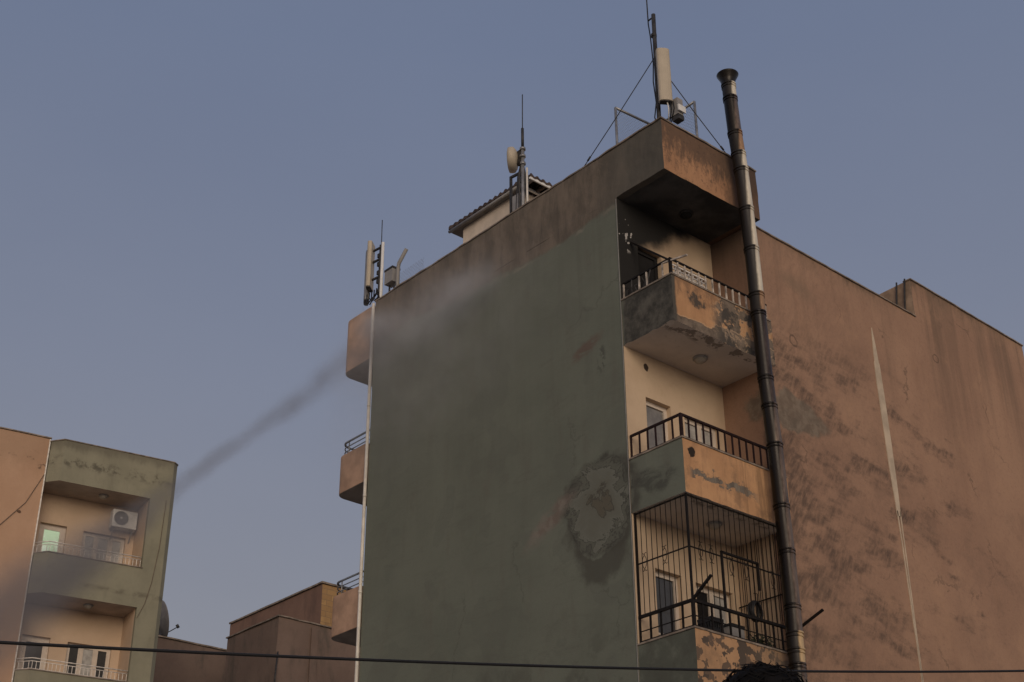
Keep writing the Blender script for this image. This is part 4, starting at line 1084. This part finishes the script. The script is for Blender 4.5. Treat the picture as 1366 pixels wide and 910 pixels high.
for i in range(-14, 14): mb.box(i * 6, i * 6 + 3, -7.36, -7.24, .0045, .008, PAINT)
tag(mb.build('road_marking'), 'broken white centre line of the street', 'road marking', kind='structure')
tag(MB().box(-90, 90, -3.25, -.6, -.05, .13, PAVE).build('pavement'), 'unseen concrete pavement under the balconies, lightened for bounce light', 'pavement', kind='structure')
tag(MB().box(-90, 90, -3.4, -3.25, -.05, .13, KERB).build('kerb'), 'stone kerb of the pavement', 'kerb', kind='structure')

# ------------------------------------------------------------------ the fire brigade's water jet, as a real volume of spray
def spray(name, M, box, dens_fn, color, parent=None, step=1.0):
    mat = bpy.data.materials.new(name + '_water'); mat.use_nodes = True; t = mat.node_tree; t.nodes.clear()
    out = t.nodes.new('ShaderNodeOutputMaterial'); pv = t.nodes.new('ShaderNodeVolumePrincipled'); t.links.new(pv.outputs[0], out.inputs['Volume'])
    g = NT.__new__(NT); g.t = t; tc = t.nodes.new('ShaderNodeTexCoord'); g.pos = tc.outputs['Object']
    sp = t.nodes.new('ShaderNodeSeparateXYZ'); t.links.new(g.pos, sp.inputs[0]); g.x, g.y, g.z = sp.outputs
    pv.inputs['Color'].default_value = (*color, 1); g.put(pv.inputs['Density'], dens_fn(g)); pv.inputs['Anisotropy'].default_value = .1
    mb = MB(); mb.box(*box, mat); o = mb.build(name, parent); o.matrix_basis = Matrix.Translation(-parent.location) @ M; return o

def fcurve(g, x, pts, lo, hi):
    """piecewise-linear value of x through (x, value) points"""
    m = g.t.nodes.new('ShaderNodeMapRange'); g.put(m.inputs['Value'], x); m.inputs['From Min'].default_value = lo; m.inputs['From Max'].default_value = hi
    mx = max(v for _, v in pts)
    r = g.ramp(m.outputs[0], [((p - lo) / (hi - lo), (v / mx,) * 3) for p, v in pts])
    sep = g.t.nodes.new('ShaderNodeSeparateColor'); g.t.links.new(r, sep.inputs[0])
    return g.m('MULTIPLY', sep.outputs[0], mx)
def jet_density(g):
    s = g.x
    wob = g.v('SUBTRACT', g.noise(.9, 2, .5, color=True), (.5, .5, .5))
    yy = g.m('DIVIDE', 1, 1)
    rad = fcurve(g, s, [(-4, 1.0), (-1, .66), (1.5, .38), (3.2, .22), (4.5, .125), (7, .135), (9, .19), (11.5, .32), (13.4, .46)], -4, 14)
    p = g.v('ADD', g.pos, g.v('MULTIPLY', wob, (.0, .22, .22)))
    sp = g.t.nodes.new('ShaderNodeSeparateXYZ'); g.t.links.new(p, sp.inputs[0])
    r2 = g.m('ADD', g.m('MULTIPLY', sp.outputs[1], sp.outputs[1]), g.m('MULTIPLY', sp.outputs[2], sp.outputs[2]))
    q = g.m('DIVIDE', r2, g.m('MULTIPLY', rad, rad))
    fall = g.m('POWER', 2.718, g.scale(q, -1.6))
    edge = g.sm(q, 3.2, 1.6)
    den = fcurve(g, s, [(-4, .9), (-1, 1.2), (1.5, 2.4), (3.2, 4.2), (4.5, 4.2), (6.0, 2.8), (8, 1.5), (10, .70), (12, .40), (13.4, .7)], -4, 14)
    nz = g.sm(g.noise(2.0, 5, .65, st=(.5, 1, 1)), .34, .68)
    return g.m('MULTIPLY', g.m('MULTIPLY', den, g.m('MULTIPLY', fall, edge)), g.m('ADD', .50, nz))
def mist_density(g):
    out = None
    for c, r, k in (((-.35, 7.85, 15.72), (.40, .50, .26), 1.6), ((-.30, 5.3, 15.40), (.40, 1.0, .24), 1.5), ((-.35, 6.6, 15.1), (.5, 2.2, .60), .62), ((-.4, 6.2, 14.0), (.5, 3.0, 1.5), .24)):
        d = g.v('LENGTH', g.v('DIVIDE', g.v('SUBTRACT', g.pos, c), r))
        f = g.m('MULTIPLY', g.m('POWER', 2.718, g.m('MULTIPLY', g.m('MULTIPLY', d, d), -1.3)), k)
        out = f if out is None else g.m('ADD', out, f)
    nz = g.sm(g.noise(1.6, 4, .6), .28, .72)
    return g.m('MULTIPLY', out, g.m('ADD', .35, nz))
ux = Vector((.6643, .3224, .6744)).normalized(); uy = ux.cross(Vector((0, 0, 1))).normalized(); uz = ux.cross(uy)
JM = Matrix((ux, uy, uz)).transposed().to_4x4(); JM.translation = Vector((-8.859, 3.573, 6.722))
W = thing('water_jet', (-8.859, 3.573, 0), 'grey jet of water spray thrown across the sky onto the green wall', 'water jet')
W['kind'] = 'stuff'
spray('stream', JM, (-4, 13.4, -1.3, 1.3, -1.3, 1.3), jet_density, (.40, .385, .385), W)
spray('mist', Matrix.Identity(4), (-1.6, -.06, 1.4, 9.4, 11.6, 16.9), mist_density, (.85, .85, .85), W)

# ------------------------------------------------------------------ camera
cam = bpy.data.cameras.new('camera'); co = bpy.data.objects.new('camera', cam); COL.objects.link(co)
F, PITCH, ROLL, YAW = 1941.57, R(28.407), R(-.356), R(40.994)
fw = Vector((math.sin(YAW) * math.cos(PITCH), math.cos(YAW) * math.cos(PITCH), math.sin(PITCH)))
r0 = Vector((math.cos(YAW), -math.sin(YAW), 0)); u0 = r0.cross(fw)
rt = r0 * math.cos(ROLL) + u0 * math.sin(ROLL); up = -r0 * math.sin(ROLL) + u0 * math.cos(ROLL)
CM = Matrix((rt, up, -fw)).transposed().to_4x4(); CM.translation = Vector((-15.544, -13.861, 1.10)); co.matrix_world = CM
cam.sensor_width = 36; cam.lens = 36 * F / 1366; cam.clip_end = 4000; cam.clip_start = .05
scene.camera = co

# ------------------------------------------------------------------ dusk light
SUN_EL, SUN_AZ = R(14), math.atan2(-.52, -.85)     # low in the west, behind the camera; azimuth from +y towards +x
wd = bpy.data.worlds.new('World'); scene.world = wd; wd.use_nodes = True; t = wd.node_tree
bg = t.nodes['Background']; sky = t.nodes.new('ShaderNodeTexSky'); sky.sky_type = 'NISHITA'; sky.sun_disc = False
sky.sun_elevation = SUN_EL; sky.sun_rotation = SUN_AZ; sky.air_density = 1.0; sky.dust_density = 3.0; sky.ozone_density = 2.0
SKY_STRENGTH, SUN_STRENGTH = .06, 1.05
bg.inputs['Strength'].default_value = SKY_STRENGTH
# thin high dusk haze: grey blue overhead, paler and greyer low down, a warm afterglow in the west
tc = t.nodes.new('ShaderNodeTexCoord'); sp = t.nodes.new('ShaderNodeSeparateXYZ'); t.links.new(tc.outputs['Generated'], sp.inputs[0])
def wramp(x, stops):
    n = t.nodes.new('ShaderNodeValToRGB'); cr = n.color_ramp
    while len(cr.elements) < len(stops): cr.elements.new(.5)
    for e, (p, c) in zip(cr.elements, stops): e.position = p; e.color = (*c, 1)
    t.links.new(x, n.inputs[0]); return n.outputs[0]
def wmix(mode, f, a, b):
    n = t.nodes.new('ShaderNodeMix'); n.data_type = 'RGBA'; n.blend_type = mode
    for sck, v in ((n.inputs[0], f), (n.inputs[6], a), (n.inputs[7], b)):
        if isinstance(v, bpy.types.NodeSocket): t.links.new(v, sck)
        else: sck.default_value = v
    return n.outputs[2]
haze = wramp(sp.outputs[2], [(0, (.32, .31, .325)), (.27, (.280, .282, .318)), (.45, (.218, .240, .318)), (.64, (.170, .206, .308)), (1, (.12, .16, .27))])
cl = t.nodes.new('ShaderNodeTexNoise'); cm = t.nodes.new('ShaderNodeMapping'); cm.inputs['Scale'].default_value = (1, 1, 2.2); t.links.new(tc.outputs['Generated'], cm.inputs[0]); t.links.new(cm.outputs[0], cl.inputs['Vector'])
cl.inputs['Scale'].default_value = 2.6; cl.inputs['Detail'].default_value = 6; cl.inputs['Roughness'].default_value = .55
veil = wramp(cl.outputs['Fac'], [(.3, (.965, .968, .975)), (.7, (1.04, 1.035, 1.02))])
haze = wmix('MULTIPLY', 1.0, haze, veil)
dp = t.nodes.new('ShaderNodeVectorMath'); dp.operation = 'DOT_PRODUCT'; t.links.new(tc.outputs['Generated'], dp.inputs[0])
dp.inputs[1].default_value = (math.sin(SUN_AZ), math.cos(SUN_AZ), .12)
glow = wramp(dp.outputs['Value'], [(.15, (0, 0, 0)), (.6, (.16, .10, .06)), (1, (.50, .33, .20))])
haze = wmix('ADD', 1.0, haze, glow)
haze = wmix('MULTIPLY', 1.0, haze, (1 / SKY_STRENGTH,) * 3 + (1,))
t.links.new(wmix('MIX', .85, sky.outputs[0], haze), bg.inputs['Color'])

sl = bpy.data.lights.new('sun', 'SUN'); sl.energy = SUN_STRENGTH; sl.angle = R(35); sl.color = (1.0, .85, .68)
so = bpy.data.objects.new('sun', sl); COL.objects.link(so)
sd = Vector((math.sin(SUN_AZ) * math.cos(SUN_EL), math.cos(SUN_AZ) * math.cos(SUN_EL), math.sin(SUN_EL)))
so.rotation_euler = (-sd).to_track_quat('-Z', 'Y').to_euler(); so.location = (-20, -30, 30)

scene.view_settings.view_transform = 'Standard'; scene.view_settings.look = 'None'
scene.view_settings.exposure = 0; scene.view_settings.gamma = 1; scene.view_settings.use_curve_mapping = False
scene.cycles.use_denoising = True; scene.cycles.max_bounces = 6; scene.cycles.diffuse_bounces = 3
scene.cycles.volume_bounces = 1; scene.cycles.volume_max_steps = 128; scene.cycles.volume_step_rate = 1.0
